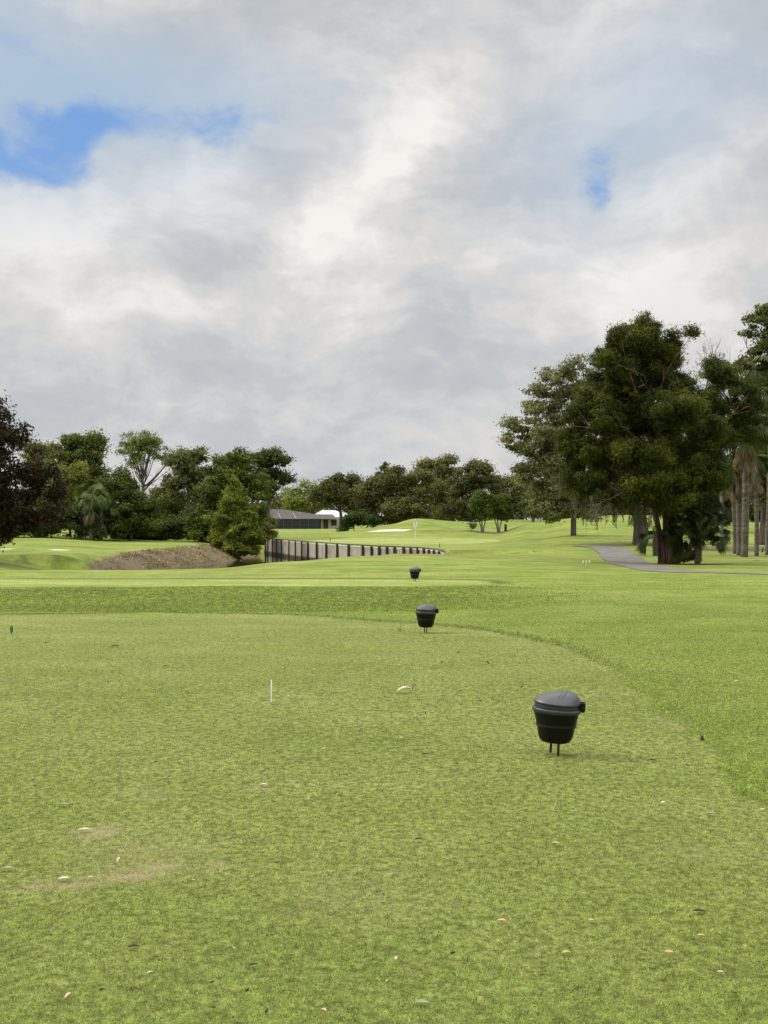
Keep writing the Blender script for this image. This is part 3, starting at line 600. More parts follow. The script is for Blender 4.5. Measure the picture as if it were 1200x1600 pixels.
# --- palms
def fan_frond(mb,tip,dirv,R,n,col,droop=.2,spread=2.6,petiole=None):
    """fan leaf: pleated centre, pointed leaflets"""
    d=np.array(dirv,float); d/=np.linalg.norm(d); up=np.array([0,0,1.]); s_=np.cross(d,up); s_/=np.linalg.norm(s_)+1e-9; nn=np.cross(s_,d); ro=rng.uniform(-1.1,1.1); s_,nn=s_*math.cos(ro)+nn*math.sin(ro),nn*math.cos(ro)-s_*math.sin(ro)
    a=np.linspace(-spread/2,spread/2,n); tip=np.array(tip)
    L=R*(1-.25*np.abs(a)/(spread/2))*rng.uniform(.85,1.1,n); V=[];Fc=[];Cc=[]
    for k in range(n):
        e=d*math.cos(a[k])+s_*math.sin(a[k]); w_=np.cross(nn,e)*R*.055
        m1=tip+e*L[k]*.55+nn*.03*R*((k%2)*2-1); e2=tip+e*L[k]+np.array([0,0,-droop*L[k]])
        b=len(V); V+= [tip-w_*.2,tip+w_*.2,m1+w_,m1-w_,e2]; Fc.append((b,b+1,b+2,b+3)); Cc+= [np.array(col)*rng.uniform(.7,1.3)]*5
    V=np.array(V); mb.add(V,np.array(Fc),np.array(Cc)); off=mb.n-len(V)
    mb.f.append(off+np.arange(n)[:,None]*5+np.array([[3,2,4]]))
def palm(name,label,px,Y,top_py,r=.17,lean=0.,nf=24,R=.95,skirt=16,group=None,green=(.050,.068,.018),hasboot=True):
    bx,by,bz=G(px,Y); base=np.array([bx,by,bz]); tp=at(px+lean,top_py,Y); root=empty(name,tuple(base),label,'palm',group)
    tb=MB(); trunk(tb,[base-[0,0,.2],base,base+(tp-base)*.4+[.04,0,0],tp],r,r*.85,14,1.3); tb.build('trunk',M['palmbark'],root,offset=base)
    fb=MB(); pb_=MB()
    for k in range(nf):
        a=rng.uniform(0,2*math.pi); el=rng.uniform(-.35,1.3); d=np.array([math.cos(a)*math.cos(el),math.sin(a)*math.cos(el),math.sin(el)])
        Lp=rng.uniform(.6,1.1)*R; e=tp+d*Lp+np.array([0,0,.1]); fb.tube([tp,tp+d*Lp*.5+[0,0,.06],e],[.018,.014,.01],4,np.array(green)*1.3,cap=False)
        fan_frond(fb,e,d+np.array([0,0,-.35]),R*rng.uniform(.8,1.1),22,np.array(green)*rng.uniform(.7,1.5),.5)
    fb.build('crown',M['leaf'],root,smooth=False,offset=base)
    if skirt:
        for k in range(skirt):
            a=rng.uniform(0,2*math.pi); d=np.array([math.cos(a)*.32,math.sin(a)*.32,-1]); s_=tp-np.array([0,0,rng.uniform(0,.6)])
            e=s_+d*rng.uniform(.35,.8)*R; pb_.tube([s_,s_+[d[0]*.5,d[1]*.5,-.1],e],[.016,.013,.01],4,(.22,.16,.10),cap=False)
            fan_frond(pb_,e,d+rng.normal(size=3)*.12,R*rng.uniform(.6,.95),14,(.20,.155,.105),.15,1.0)
        pb_.build('dead_fronds',M['dry'],root,smooth=False,offset=base)
    return root
m,nt=new_mat('palm_bark'); v=mapping(nt,coords(nt),scale=(1,1,3)); n=noise(nt,v,3.5,5,.6,.3); n2=noise(nt,coords(nt),.9,4,.6)
c=mix(nt,mrange(nt,n.outputs[0],.35,.65),(.07,.057,.045),(.17,.148,.12)); c=mix(nt,mrange(nt,n2.outputs[0],.5,.65,0,.6),c,(.09,.075,.06))
p=princ(nt,c,.9,n.outputs[0],.8,.03,.2); finish(nt,p.outputs[0]); M['palmbark']=m
pg='cabbage palms on the right lawn'
palm('cabbage_palm','foremost grey palm trunk on the right lawn with tan hanging dead fronds',1163,66,678,.20,2,26,1.05,30,pg)
palm('cabbage_palm','slim brown palm trunk just left of the foremost grey palm',1155,70,735,.17,-3,10,.9,22,pg)
palm('cabbage_palm','thin palm trunk at the far left of the palm group, partly hidden by its neighbour',1148,74,745,.12,-4,8,.8,12,pg)
palm('cabbage_palm','short-headed palm trunk standing alone right of the palm group',1182,69,722,.13,-2,14,.85,10,pg)
palm('cabbage_palm','dark palm trunk cut by the right edge of the frame',1199,72,640,.15,4,24,1.2,16,pg)
palm('cabbage_palm','pale-fronded palm head above the hanging dead fronds at the far right',1215,74,600,.17,-15,26,1.3,6,pg,(.07,.078,.025))
# trunkless fan palm beside cedar
def palmetto(name,label,px,Y,hpx,R,nf,h,col=(.022,.042,.014),dead=4):
    bx,by,bz=G(px,Y); base=np.array([bx,by,bz]); root=empty(name,tuple(base),label,'palm')
    fb=MB(); st=MB(); st.tube([base-[0,0,.2],base+[0,0,h*.28],base+[.05,0,h*.6]],[.13,.15,.08],10)
    for k in range(nf):
        s_=base+np.array([rng.normal(0,.08),rng.normal(0,.08),h*rng.uniform(.22,.62)]); a=rng.uniform(0,2*math.pi); el=rng.uniform(-.35,1.4)
        d=np.array([math.cos(a)*math.cos(el),math.sin(a)*math.cos(el),math.sin(el)]); Lp=rng.uniform(.3,1)*h*.34; e=s_+d*Lp
        fb.tube([s_,(s_+e)/2+[0,0,.05],e],[.015,.012,.008],4,np.array(col)*2.,cap=False); fan_frond(fb,e,d+[0,0,-.15],R*rng.uniform(.8,1.15),24,np.array(col)*rng.uniform(.6,1.6),.35)
    st.build('stem',M['palmbark'],root,offset=base); fb.build('crown',M['leaf'],root,smooth=False,offset=base)
    if dead:
        pb_=MB()
        for k in range(dead):
            a=rng.uniform(0,6.28); s_=base+np.array([0,0,h*.4]); d=np.array([math.cos(a)*.5,math.sin(a)*.5,-.8]); e=s_+d*.5; pb_.tube([s_,e],[.012,.008],4,(.2,.16,.08),cap=False); fan_frond(pb_,e,d,.45,12,(.16,.13,.07),.2,1.0)
        pb_.build('dead_fronds',M['dry'],root,smooth=False,offset=base)
palmetto('fan_palm','dark green fan palm clump growing at the right foot of the cedar',1090,55.6,0,.56,150,3.7,(.030,.045,.013),dead=8)
palmetto('fan_palm','small fan palm poking out left behind the cedar trunk',1024,66,0,.6,12,1.9,(.035,.055,.02),0)
palm('cabbage_palm','drooping grey-green palm in the left grove with straw-coloured dead fronds',142,111,783,.2,0,20,1.25,20,None,(.065,.095,.022))
palm('cabbage_palm','second palm in the left grove, its hanging brown fronds lower right',158,111.5,800,.18,0,12,1.0,16,None,(.058,.085,.02))
tree('trunk_shrub','scrubby weeds at the base of the fan palm and cedar trunk',1062,56.2,[(1060,868,10,10),(1072,872,10,8),(1083,868,8,9),(1065,855,8,8)],.04,3000,(.05,.06,.02),(.10,.095,.04),.03,clump=.15,cat_='shrub')
# --- right background belt
def bg(px,Y,L,n,label,c=((.030,.036,.016),(.06,.068,.03)),lf=.13,**k): return tree('background_tree',label,px,Y,L,lf,n,c[0],c[1],.3,clump=.8,nb=10,tfrac=.7,**k)
bg(1120,150,[(1095,770,30,30),(1125,760,34,34),(1150,775,30,26),(1110,795,44,16)],11000,'shadowy tree seen between the cedar and the palm trunks',((.035,.04,.022),(.07,.07,.04)))
bg(1190,135,[(1170,740,34,40),(1205,730,40,50),(1180,780,44,26),(1220,785,40,26)],13000,'shadowy tree behind the palm trunks at the right edge')
bg(1190,92,[(1190,700,34,34),(1215,660,40,44),(1185,745,30,26),(1160,720,20,22),(1210,760,34,28)],14000,'mossy dim tree crown hanging behind the palm trunks',((.040,.042,.02),(.085,.08,.04)),.10,moss=20)
bg(1040,150,[(1030,775,36,26),(1060,770,30,30),(1000,780,30,20),(975,785,30,18)],10000,'shadowy tree behind the moss-draped oak trunk')
bg(945,155,[(930,775,26,24),(955,770,28,28),(915,790,26,14)],8000,'dim tree on the hill crest left of the moss-draped oak')
hb=MB()
hx,hy,hz=G(1150,172)
LL=[(at(a_,803,172),(3.4,1.5,1.1)) for a_ in range(1090,1300,28)]
crown_cloud(hb,LL,.12,12000,(.02,.026,.012),(.05,.055,.026),.5,zmin=hz); tag(hb.build('hedge',M['leaf'],smooth=False,offset=(0,0,0)),'long dark clipped hedge across the far right lawn','hedge')
# far wood closing the horizon
fb=MB(); LL=[]
for a_ in range(-700,1950,38):
    Yf=420+rng.uniform(-25,25); xx,yy_=W(a_,Yf); zz=-.4; hgt=rng.uniform(7,10); LL.append(((xx,yy_,zz+hgt*.5),(rng.uniform(6,8),5,hgt*.55)))
crown_cloud(fb,LL,.42,60000,(.035,.042,.022),(.075,.08,.042),1.6,zmin=-.4); o=fb.build('far_woodland',M['leaf'],smooth=False); tag(o,'distant belt of trees closing the horizon','woodland',None,'stuff')

# ------------------------------------------------------------------ timber retaining wall
m,nt=new_mat('weathered_boards'); v=coords(nt); n=noise(nt,mapping(nt,v,scale=(3.5,3.5,.35)),2.2,5,.6); n2=noise(nt,v,.9,4,.6)
c=mix(nt,mrange(nt,n.outputs[0],.35,.65),(.23,.215,.175),(.44,.415,.35)); c=mix(nt,mrange(nt,n2.outputs[0],.5,.72,0,.6),c,(.15,.135,.105))
gpz=nt.nodes.new('ShaderNodeSeparateXYZ'); setv(nt,gpz.inputs[0],geo_pos(nt)); wet=mrange(nt,math_(nt,'ADD',gpz.outputs[2],math_(nt,'MULTIPLY',n2.outputs[0],.3)),WATER+.32,WATER+.50,1.,0.)
c=mix(nt,math_(nt,'MULTIPLY',wet,.95),c,(.05,.042,.03))
p=princ(nt,c,.9,n.outputs[0],.7,.03,.2); finish(nt,p.outputs[0]); M['boards']=m
M['post']=simple('dark_tarred_post',(.06,.046,.035),.85,6,.4,.5,.02,.2,stretch=(1,1,.2))
M['cap']=simple('timber_cap',(.075,.066,.052),.85,4,.4,.3,.02,.2)
WL=np.array([W(*p) for p in POND[10:18]]); wroot=empty('retaining_wall',(WL[0][0],WL[0][1],-.15),'weathered timber retaining wall along the pond','wall')
woff=np.array([WL[0][0],WL[0][1],-.15])
seglen=np.hypot(*np.diff(WL,axis=0).T); cum=np.concatenate([[0],np.cumsum(seglen)])
def wp(t):
    t=np.clip(t,0,cum[-1]); i=min(np.searchsorted(cum,t,side='right')-1,len(WL)-2); e=(WL[i+1]-WL[i])/seglen[i]; return WL[i]+e*(t-cum[i]),e
wb_=MB(); cb=MB(); lb=MB(); n=0
ts=np.arange(0,cum[-1],.28)
WTOP=lambda t:-.15-.12*SM((t-cum[-1]+2.2)/2.2)
def slab(mb,t0,t1,o0,o1,z0,z1,col=None):
    a,e=wp(t0); b,_=wp(t1); nrm=np.array([-e[1],e[0]]); 
    if nrm[1]>0: nrm=-nrm     # toward the water / viewer
    P_=[a+nrm*o0,b+nrm*o0,b+nrm*o1,a+nrm*o1]; v=[(q[0],q[1],z0) for q in P_]+[(q[0],q[1],z1) for q in P_]
    mb.add(v,[(0,1,2,3),(7,6,5,4),(0,4,5,1),(1,5,6,2),(2,6,7,3),(3,7,4,0)],col)
for k,t in enumerate(ts):
    t1=min(t+.27,cum[-1]); slab(wb_,t,t1,-.03,.03+rng.uniform(-.006,.006),WATER-.6,WTOP(t)-.2-rng.uniform(0,.02))
for t in np.arange(0,cum[-1],1.0):
    slab(cb,t,min(t+1.001,cum[-1]),-.09,.075,WTOP(t)-.045,WTOP(t))
    slab(lb,t,min(t+1.001,cum[-1]),-.02,.045,WTOP(t)-.17,WTOP(t)-.05)
wb_.build('boards',M['boards'],wroot,smooth=False,offset=woff); cb.build('cap',M['cap'],wroot,smooth=False,offset=woff)
M['lightboard']=simple('pale_top_board',(.55,.53,.47),.8,3,.3,.2,.01,.2)
lb.build('top_board',M['lightboard'],wroot,smooth=False,offset=woff)
ppos=[416,420,427,434,441,453,463,473,483,497,512,529,547,569,583,595,607,619,633,644,655,665,673,681,689]
tt=np.linspace(0,cum[-1],2000); tpx=np.array([px_of(wp(t)[0][0],wp(t)[0][1]) for t in tt])
for q in ppos:
    t=tt[np.argmin(abs(tpx-q))]; pm=MB(); hw=.045 if q<480 else .07; slab(pm,t-hw,t+hw,.05,.05+hw*2,WATER-.7,WTOP(t)-.04-rng.uniform(0,.05)); c0=np.vstack(pm.v).mean(0); pm.build('post',M['post'],wroot,smooth=False,offset=woff)

# ------------------------------------------------------------------ houses
M['shingle']=simple('grey_brown_shingles',(.085,.075,.07),.9,1.2,.25,.2,.02,.2)
M['metalroof']=simple('white_metal_roof',(.40,.43,.48),.4,.6,.06,.05,.01,.5,stretch=(1,1,1))
M['stucco']=simple('beige_stucco',(.42,.37,.31),.9,3,.1,.1,.01,.2)
M['screen']=simple('dark_insect_screen',(.022,.026,.03),.6,2,.3,.05,.005,.3)
M['cage']=simple('bronze_frame',(.10,.095,.09),.5,3,.2,.05,.003)
M['pframe']=simple('pale_frame',(.42,.42,.42),.5,3,.1,.05,.003)
M['glass']=simple('dark_window_glass',(.02,.025,.03),.08,.5,.2,.02,.005,.8)
def house_a():
    Y=270; b=np.array(G(482,Y)); k=Y/F
    root=empty('pool_house',tuple(b),'low dark-roofed house with a screened pool enclosure across the lawn','house')
    X0,X1=(425-482)*k,(532-482)*k
    w=MB(); w.box(X0-8,X1-2.2,3.2,12,-.3,2.7); w.box(X1-4.2,X1,.2,3.2,-.3,2.5); w.build('wall',M['stucco'],root,smooth=False)
    r=MB(); z0,z1=2.5,4.1
    r.add([(X0-9,2.4,z0),(X1-1.4,2.4,z0),(X1-1.4,12.8,z0),(X0-9,12.8,z0),(X0-6,7.6,z1+.1),(X0+1.5,7.6,z1+.1)],[(0,1,5,4),(3,4,5,2)])
    r.f.append(np.array([[1,2,5],[0,4,3]])); r.build('roof',M['shingle'],root,smooth=False)
    s=MB(); s.box(X0-8,X1-4.3,-.9,-.86,-.2,2.05); s.box(X1-4.34,X1-4.3,-.86,3.2,-.2,2.05); s.build('pool_screen',M['screen'],root,smooth=False)
    s=MB(); s.add([(X0-8,-.9,2.1),(X1-.6,-.9,2.1),(X1-1.8,3.1,3.05),(X0-8,3.1,3.25)],[(0,1,2,3)]); s.build('screen_roof',M['shingle'],root,smooth=False)
    fr=MB()
    for q in np.arange(X0-8,X1-4,1.75): fr.box(q,q+.07,-.98,-.92,-.25,2.1)
    fr.box(X0-8,X1-4.2,-.99,-.93,2.06,2.14); fr.box(X0-8,X1-4.2,-.98,-.92,.75,.80); fr.build('enclosure_frame',M['cage'],root,smooth=False)
    for q in (X0-3.5,X0+2.,X0+5.2): fr=MB(); fr.tube([(q,-.9,2.17),(q-1.0,3.1,3.33)],.05,4); fr.build('roof_rib',M['pframe'],root,smooth=False)
    d=MB(); d.box(X1-3.6,X1-2.6,.12,.17,-.2,1.95); d.build('door',M['glass'],root,smooth=False)
    d=MB(); d.box(X1-2.0,X1-.8,.12,.17,.7,1.9); d.build('window',M['glass'],root,smooth=False)
    d=MB(); d.box(X1-4.1,X1-3.85,.08,.16,-.2,2.2); d.build('column',M['pframe'],root,smooth=False)
house_a()
def house_b(px0,px1,Y,eave,top,label):
    b=np.array(G((px0+px1)/2,Y)); k=Y/F; h0=at(0,eave,Y)[2]-b[2]; h1=at(0,top,Y)[2]-b[2]; w=(px1-px0)/2*k
    root=empty('white_roofed_house',tuple(b),label,'house')
    m_=MB(); m_.box(-w+.4,w-.4,.5,8,-.3,h0-.02); m_.build('wall',M['stucco'],root,smooth=False)
    r=MB(); r.add([(-w,0,h0),(w,0,h0),(w,8.5,h0),(-w,8.5,h0),(-w*.45,4.2,h1),(w*.45,4.2,h1)],[(0,1,5,4),(2,3,4,5)]); r.f.append(np.array([[1,2,5],[3,0,4]]))
    r.build('roof',M['metalroof'],root,smooth=False)
    for q in np.linspace(-w*.7,w*.7,3):
        d=MB(); d.box(q-.5,q+.5,.44,.49,.8,h0-.4); d.build('window',M['glass'],root,smooth=False)
house_b(482,552,284,809,797,'house with a pale white metal roof half hidden by the oak')
house_b(575,612,300,816,798,'white building glimpsed through the oak row left of the bunker')

# ------------------------------------------------------------------ litter bins on stakes
def sup(n,p,a,b):
    t=np.linspace(0,2*math.pi,n,endpoint=False); c,s_=np.cos(t),np.sin(t)
    return np.stack([a*np.sign(c)*abs(c)**(2/p),b*np.sign(s_)*abs(s_)**(2/p)],1)
def loft(mb,rings,cap0=True,cap1=True):
    n=len(rings[0]); V=np.vstack(rings); i=np.arange(len(rings)-1)[:,None]*n; j=np.arange(n)[None,:]; k=(j+1)%n
    mb.add(V,np.stack([i+j,i+k,i+n+k,i+n+j],-1).reshape(-1,4))
    if cap0: c=rings[0].mean(0); mb.add(np.vstack([rings[0],c]),[[(q+1)%n,q,n] for q in range(n)])
    if cap1: c=rings[-1].mean(0); mb.add(np.vstack([rings[-1],c]),[[q,(q+1)%n,n] for q in range(n)])
def ring(a,b,z,p=2.7,n=72,tilt=0.,nose=0.):
    q=sup(n,p,a,b); x_=q[:,0]; nz=np.clip(-x_/a,0,1); y_=q[:,1]*(1-nose*nz**2)
    return np.stack([x_,y_,z+tilt*x_],1)
def make_bin():
    root=empty('litter_bin',(0,0,0),'x','bin','black bins on stakes beside the tees')
    b=MB()
    prof=[(.050,.045,.088),(.078,.068,.090),(.098,.088,.098),(.112,.100,.118),(.121,.108,.145),(.127,.113,.190),(.130,.116,.199),(.1375,.122,.203),(.138,.123,.209),(.134,.119,.213),(.138,.122,.232),(.146,.128,.268),(.153,.133,.296)]
    loft(b,[ring(a_,b_,z_,nose=.25) for a_,b_,z_ in prof],True,False); b.build('body',M['black'],root)
    b=MB(); loft(b,[ring(a_,b_,z_,nose=.28,tilt=t_) for a_,b_,z_,t_ in ((.152,.132,.295,0),(.161,.140,.300,0),(.166,.144,.308,0),(.167,.145,.322,-.02),(.162,.140,.328,-.02),(.150,.130,.330,-.02))],False,True); b.build('rim',M['band'],root)
    b=MB(); loft(b,[ring(a_,b_,z_,nose=.30,tilt=t_) for a_,b_,z_,t_ in ((.150,.130,.328,-.03),(.152,.132,.333,-.035),(.150,.130,.354,-.035),(.144,.124,.362,-.035))],False,True); b.build('lid_skirt',M['band'],root)
    # domed lid, higher towards the hinge
    EX=np.array([-.17,-.155,-.14,-.11,-.06,-.01,.05,.085,.115,.14,.155,.17]); EH=np.array([.0,.010,.021,.037,.054,.066,.075,.074,.066,.050,.030,.0])
    plane=lambda x_: .368-.035*x_
    def srad(x_,y_): return (abs(x_/.160)**2.6+abs(y_/(.139*(1-.32*min(max(-x_/.16,0),1)**2)))**2.6)**(1/2.6)
    def lz(x_,y_):
        bm_=.139*(1-.32*np.clip(-x_/.16,0,1)**2)*np.clip(1-np.abs(x_/.1602)**2.6,1e-4,1)**(1/2.6); return plane(x_)+np.interp(x_,EX,EH)*(1-np.clip(np.abs(y_)/bm_,0,1)**2.8)
    b=MB(); R_=[]
    for sc in (1,.985,.96,.92,.87,.8,.72,.63,.53,.43,.33,.22,.12,.03):
        q=ring(.160,.139,0,nose=.32,p=2.6)*np.array([sc,sc,1]); q[:,2]=lz(q[:,0],q[:,1]); R_.append(q)
    low=ring(.158,.137,0,nose=.32,p=2.6); low[:,2]=plane(low[:,0])-.012; low2=low*np.array([.93,.93,1]); loft(b,[low2,low]+R_,False,True); lid=b.build('lid',M['lid'],root)
    # raised ribs across the crown of the lid
    for off in (0.,.024):
        b=MB(); pts=[]
        for t in np.linspace(-.85,.85,21):
            y_=t*.12; x_=.042+off-.04*t*t; pts.append((x_,y_,float(lz(np.array([x_]),np.array([y_]))[0])-.0005))
        b.tube(pts,.0035,6); b.build('rib',M['lid'],lid)
    # hinge bracket
    b=MB(); 
    def rbox(x0,x1,y0,y1,z0,z1): b.box(x0,x1,y0,y1,z0,z1)
    rbox(.150,.190,-.036,-.026,.310,.372); rbox(.150,.190,.026,.036,.310,.372); rbox(.182,.192,-.026,.026,.316,.372); rbox(.150,.182,-.026,.026,.348,.356)
    h=b.build('hinge',M['black'],root,smooth=False); bv=h.modifiers.new('bevel','BEVEL'); bv.width=.003; bv.segments=2
    b=MB(); b.tube([(.178,-.042,.34),(.178,.042,.34)],.006,10); b.build('hinge_pin',M['steel'],h)
    for (x_,y_) in ((-.035,.075),(.025,-.045)):
        b=MB(); b.tube([(x_,y_,-.12),(x_,y_,.12)],.0085,12); b.build('stake',M['steel'],root)
    return root
bin0=make_bin()
spots=[(867,8.74,'nearest and largest black bin on stakes at the right of the front tee'),
       (665,19.4,'middle black bin on stakes, standing at the far edge of the front tee'),
       (648,38.0,'farthest and smallest black bin on stakes, on the second tee')]
for k,(px,Y,lab) in enumerate(spots):
    o=bin0 if k==0 else copy_tree(bin0)
    o.location=G(px,Y); o['label']=lab; o.rotation_euler=(math.radians((2,1,0)[k]),math.radians((2.5,1.5,.5)[k]),math.radians((-12,-14,-10)[k]))
    o.scale=(1,1,1)

# ------------------------------------------------------------------ flagstick
b0=np.array(G(649,105.5)); root=empty('flagstick',tuple(b0),'white flagstick with limp white flag on the putting green','flag')
b=MB(); H=EYE+.02-b0[2]; b.tube([(0,0,-.1),(0,0,H)],.022,8); M['pole']=simple('cream_pole',(.72,.70,.5),.5,5,.05,.05,.001); b.build('pole',M['pole'],root)
b=MB(); V=[];n_=9; 
for k in range(13):
    t=k/12; z_=H-.02-t*.72; w_=.04+.27*math.sin(min(1,t*1.02)*math.pi*.95)**.9
    for q in range(n_): s_=q/(n_-1)-.5; V.append((s_*w_+.01, .05*math.sin(s_*14+t*3)+.02, z_-.03*abs(s_)))
i=np.arange(12)[:,None]*n_; j=np.arange(n_-1)[None,:]; b.add(V,np.stack([i+j,i+j+1,i+n_+j+1,i+n_+j],-1).reshape(-1,4)); b.build('flag',M['white'],root)

# ------------------------------------------------------------------ small stakes, markers, tees
def stake(name,label,px,py0,py1,wpx,mat,cat_,group=None,z=None,lean=0.):
    Yg=None
    lo_,hi_=3.,160.
    for _ in range(50):          # distance at which the ground meets this line of sight
        mid=(lo_+hi_)/2; x_,y_=W(px,mid); pyg=HY+(EYE-gz(x_,y_))*F/mid
        if pyg>py1: lo_=mid
        else: hi_=mid
    Y=lo_; b0=np.array(G(px,Y)); hgt=(py1-py0)*Y/F; r_=wpx*Y/F/2
    root=empty(name,tuple(b0),label,cat_,group); b=MB(); b.tube([(0,0,-.05),(lean*.5,0,hgt*.5),(lean,0,hgt*.97),(lean,0,hgt)],[r_,r_,r_,r_*.6],8); b.build('shaft',mat,root); return root,hgt,Y,r_
stake('white_stick','thin white stick standing upright in the front tee',424,1062,1097,1.9,M['white'],'stick')
r_,h_,Y_,q_=stake('tee_marker','small green upright marker at the left edge of the front tee',18,985,991,1.2,M['greenpl'],'marker')
b=MB(); Yk=Y_/F; V=[]
for k in range(9):
    t=k/8; w_=2.6*Yk*math.sin(math.pi*(.12+.8*t))**.7; V+=[(-w_,0,(2+12*t)*Yk),(0,-.012,(2+12*t)*Yk),(w_,0,(2+12*t)*Yk),(0,.012,(2+12*t)*Yk)]
i=np.arange(8)[:,None]*4; j=np.arange(4)[None,:]; b.add(V,np.stack([i+j,i+(j+1)%4,i+4+(j+1)%4,i+4+j],-1).reshape(-1,4)); b.build('blade',M['greenpl'],r_)
dst='thin dark stakes dotted along the turf'
stake('thin_stake','dark stake at the back edge of the second tee, left part',302,903,909,1.6,M['steel'],'stake',dst)
stake('thin_stake','dark stake on the second tee left of the farthest bin',626,903,908,1.2,M['steel'],'stake',dst)
stake('thin_stake','thin dark stake in front of the timber wall centre',564,867,871,1.2,M['steel'],'stake',dst)
stake('thin_stake','thin dark stake right of the timber wall end',710,865,872,1.1,M['steel'],'stake',dst)
stake('thin_stake','thin dark stake on the green bank just behind the wall, right part',687,849,856,1.1,M['steel'],'stake',dst)
stake('thin_stake','thin dark stake behind the left half of the timber wall',516,840,846,1.1,M['steel'],'stake',dst)
stake('thin_stake','short dark stake leaning on the lawn beside the palm trunks',1191,855,863,2.2,M['steel'],'stake',dst,lean=.05)
stake('dark_post','short dark post right of the twin small trees in the hollow',790,819,830,4.,M['steel'],'post')
stake('sprinkler_head','small black peg sticking up where the front tee meets the rough',1097,1149,1159,5,M['steel'],'peg')
for k,(px,lab) in enumerate(((911,'leftmost of the three small white pegs left of the cart path'),(916,'middle one of the three small white pegs left of the cart path'),(921,'rightmost of the three small white pegs left of the cart path'))):
    stake('white_peg',lab,px,876,880,1.7,M['white'],'peg','white pegs beside the cart path')
# lamp-like slim pole far behind
r_,h_,Y_,q_=stake('slim_post','slim grey post with pale top standing behind the twin small trees',802,797,813,1.2,M['steel'],'post')
# weed sprouting left of the middle bin
Yk=19.8; b0=np.array(G(626,Yk)); root=empty('weed_sprout',tuple(b0),'spindly upright weed just left of the middle bin','weed'); b=MB(); b.tube([(0,0,-.02),(.004,0,.06),(0,0,.15)],[.004,.003,.002],5,(.14,.2,.06))
C=np.stack([rng.normal(0,.03,24),rng.normal(0,.03,24),rng.uniform(.0,.05,24)],1); leaf_quads(b,C,np.tile([0,-.3,.95],(24,1)),np.full(24,.02),.35,np.tile([.06,.10,.03],(24,1))); b.build('stem',M['blade'],root,smooth=False)

# ------------------------------------------------------------------ fallen leaves
def on_ground(px,py):
    lo_,hi_=2.5,60.
    for _ in range(40):
        mid=(lo_+hi_)/2; x_,y_=W(px,mid); pyg=HY+(EYE-gz(x_,y_))*F/mid
        if pyg>py: lo_=mid
        else: hi_=mid
    return G(px,lo_),lo_
def leafmat(nm,c): return simple(nm,c,.8,40,.3,.3,.002,.2)
LM={'tan':leafmat('tan_leaf',(.44,.33,.22)),'brown':leafmat('brown_leaf',(.16,.09,.05)),'pale':leafmat('pale_leaf',(.46,.41,.28)),'pink':leafmat('pinkish_leaf',(.5,.30,.20)),'dark':leafmat('dark_leaf',(.025,.022,.015)),'yellow':leafmat('yellow_leaf',(.42,.34,.06)),'green':leafmat('grey_green_leaf',(.2,.24,.12))}
def leaf(px,py,wpx,hpx,kind,label,ang=0.):
    (x_,y_,z_),Y=on_ground(px,py); L=wpx*Y/F; wd=L*.42
    b=MB(); V=[]; n_=8
    for k in range(n_+1):
        t=k/n_; w_=wd*.5*math.sin(math.pi*min(1,.04+t*.96))**.8; zz=(.55 if hpx>9 else .16)*hpx*Y/F*math.sin(t*math.pi*.8)+.013
        V+=[((t-.5)*L,-w_,zz+.35*w_),((t-.5)*L,0,zz),((t-.5)*L,w_,zz+.5*w_)]
    i=np.arange(n_)[:,None]*3; j=np.arange(2)[None,:]; b.add(V,np.stack([i+j,i+j+1,i+4+j,i+3+j],-1).reshape(-1,4))
    o=b.build('fallen_leaf',LM[kind]); sd_=o.modifiers.new('thickness','SOLIDIFY'); sd_.thickness=.0012
    o.location=(x_,y_,z_); o.rotation_euler.z=math.radians(ang); tag(o,label,'leaf','fallen leaves on the front tee'); return o
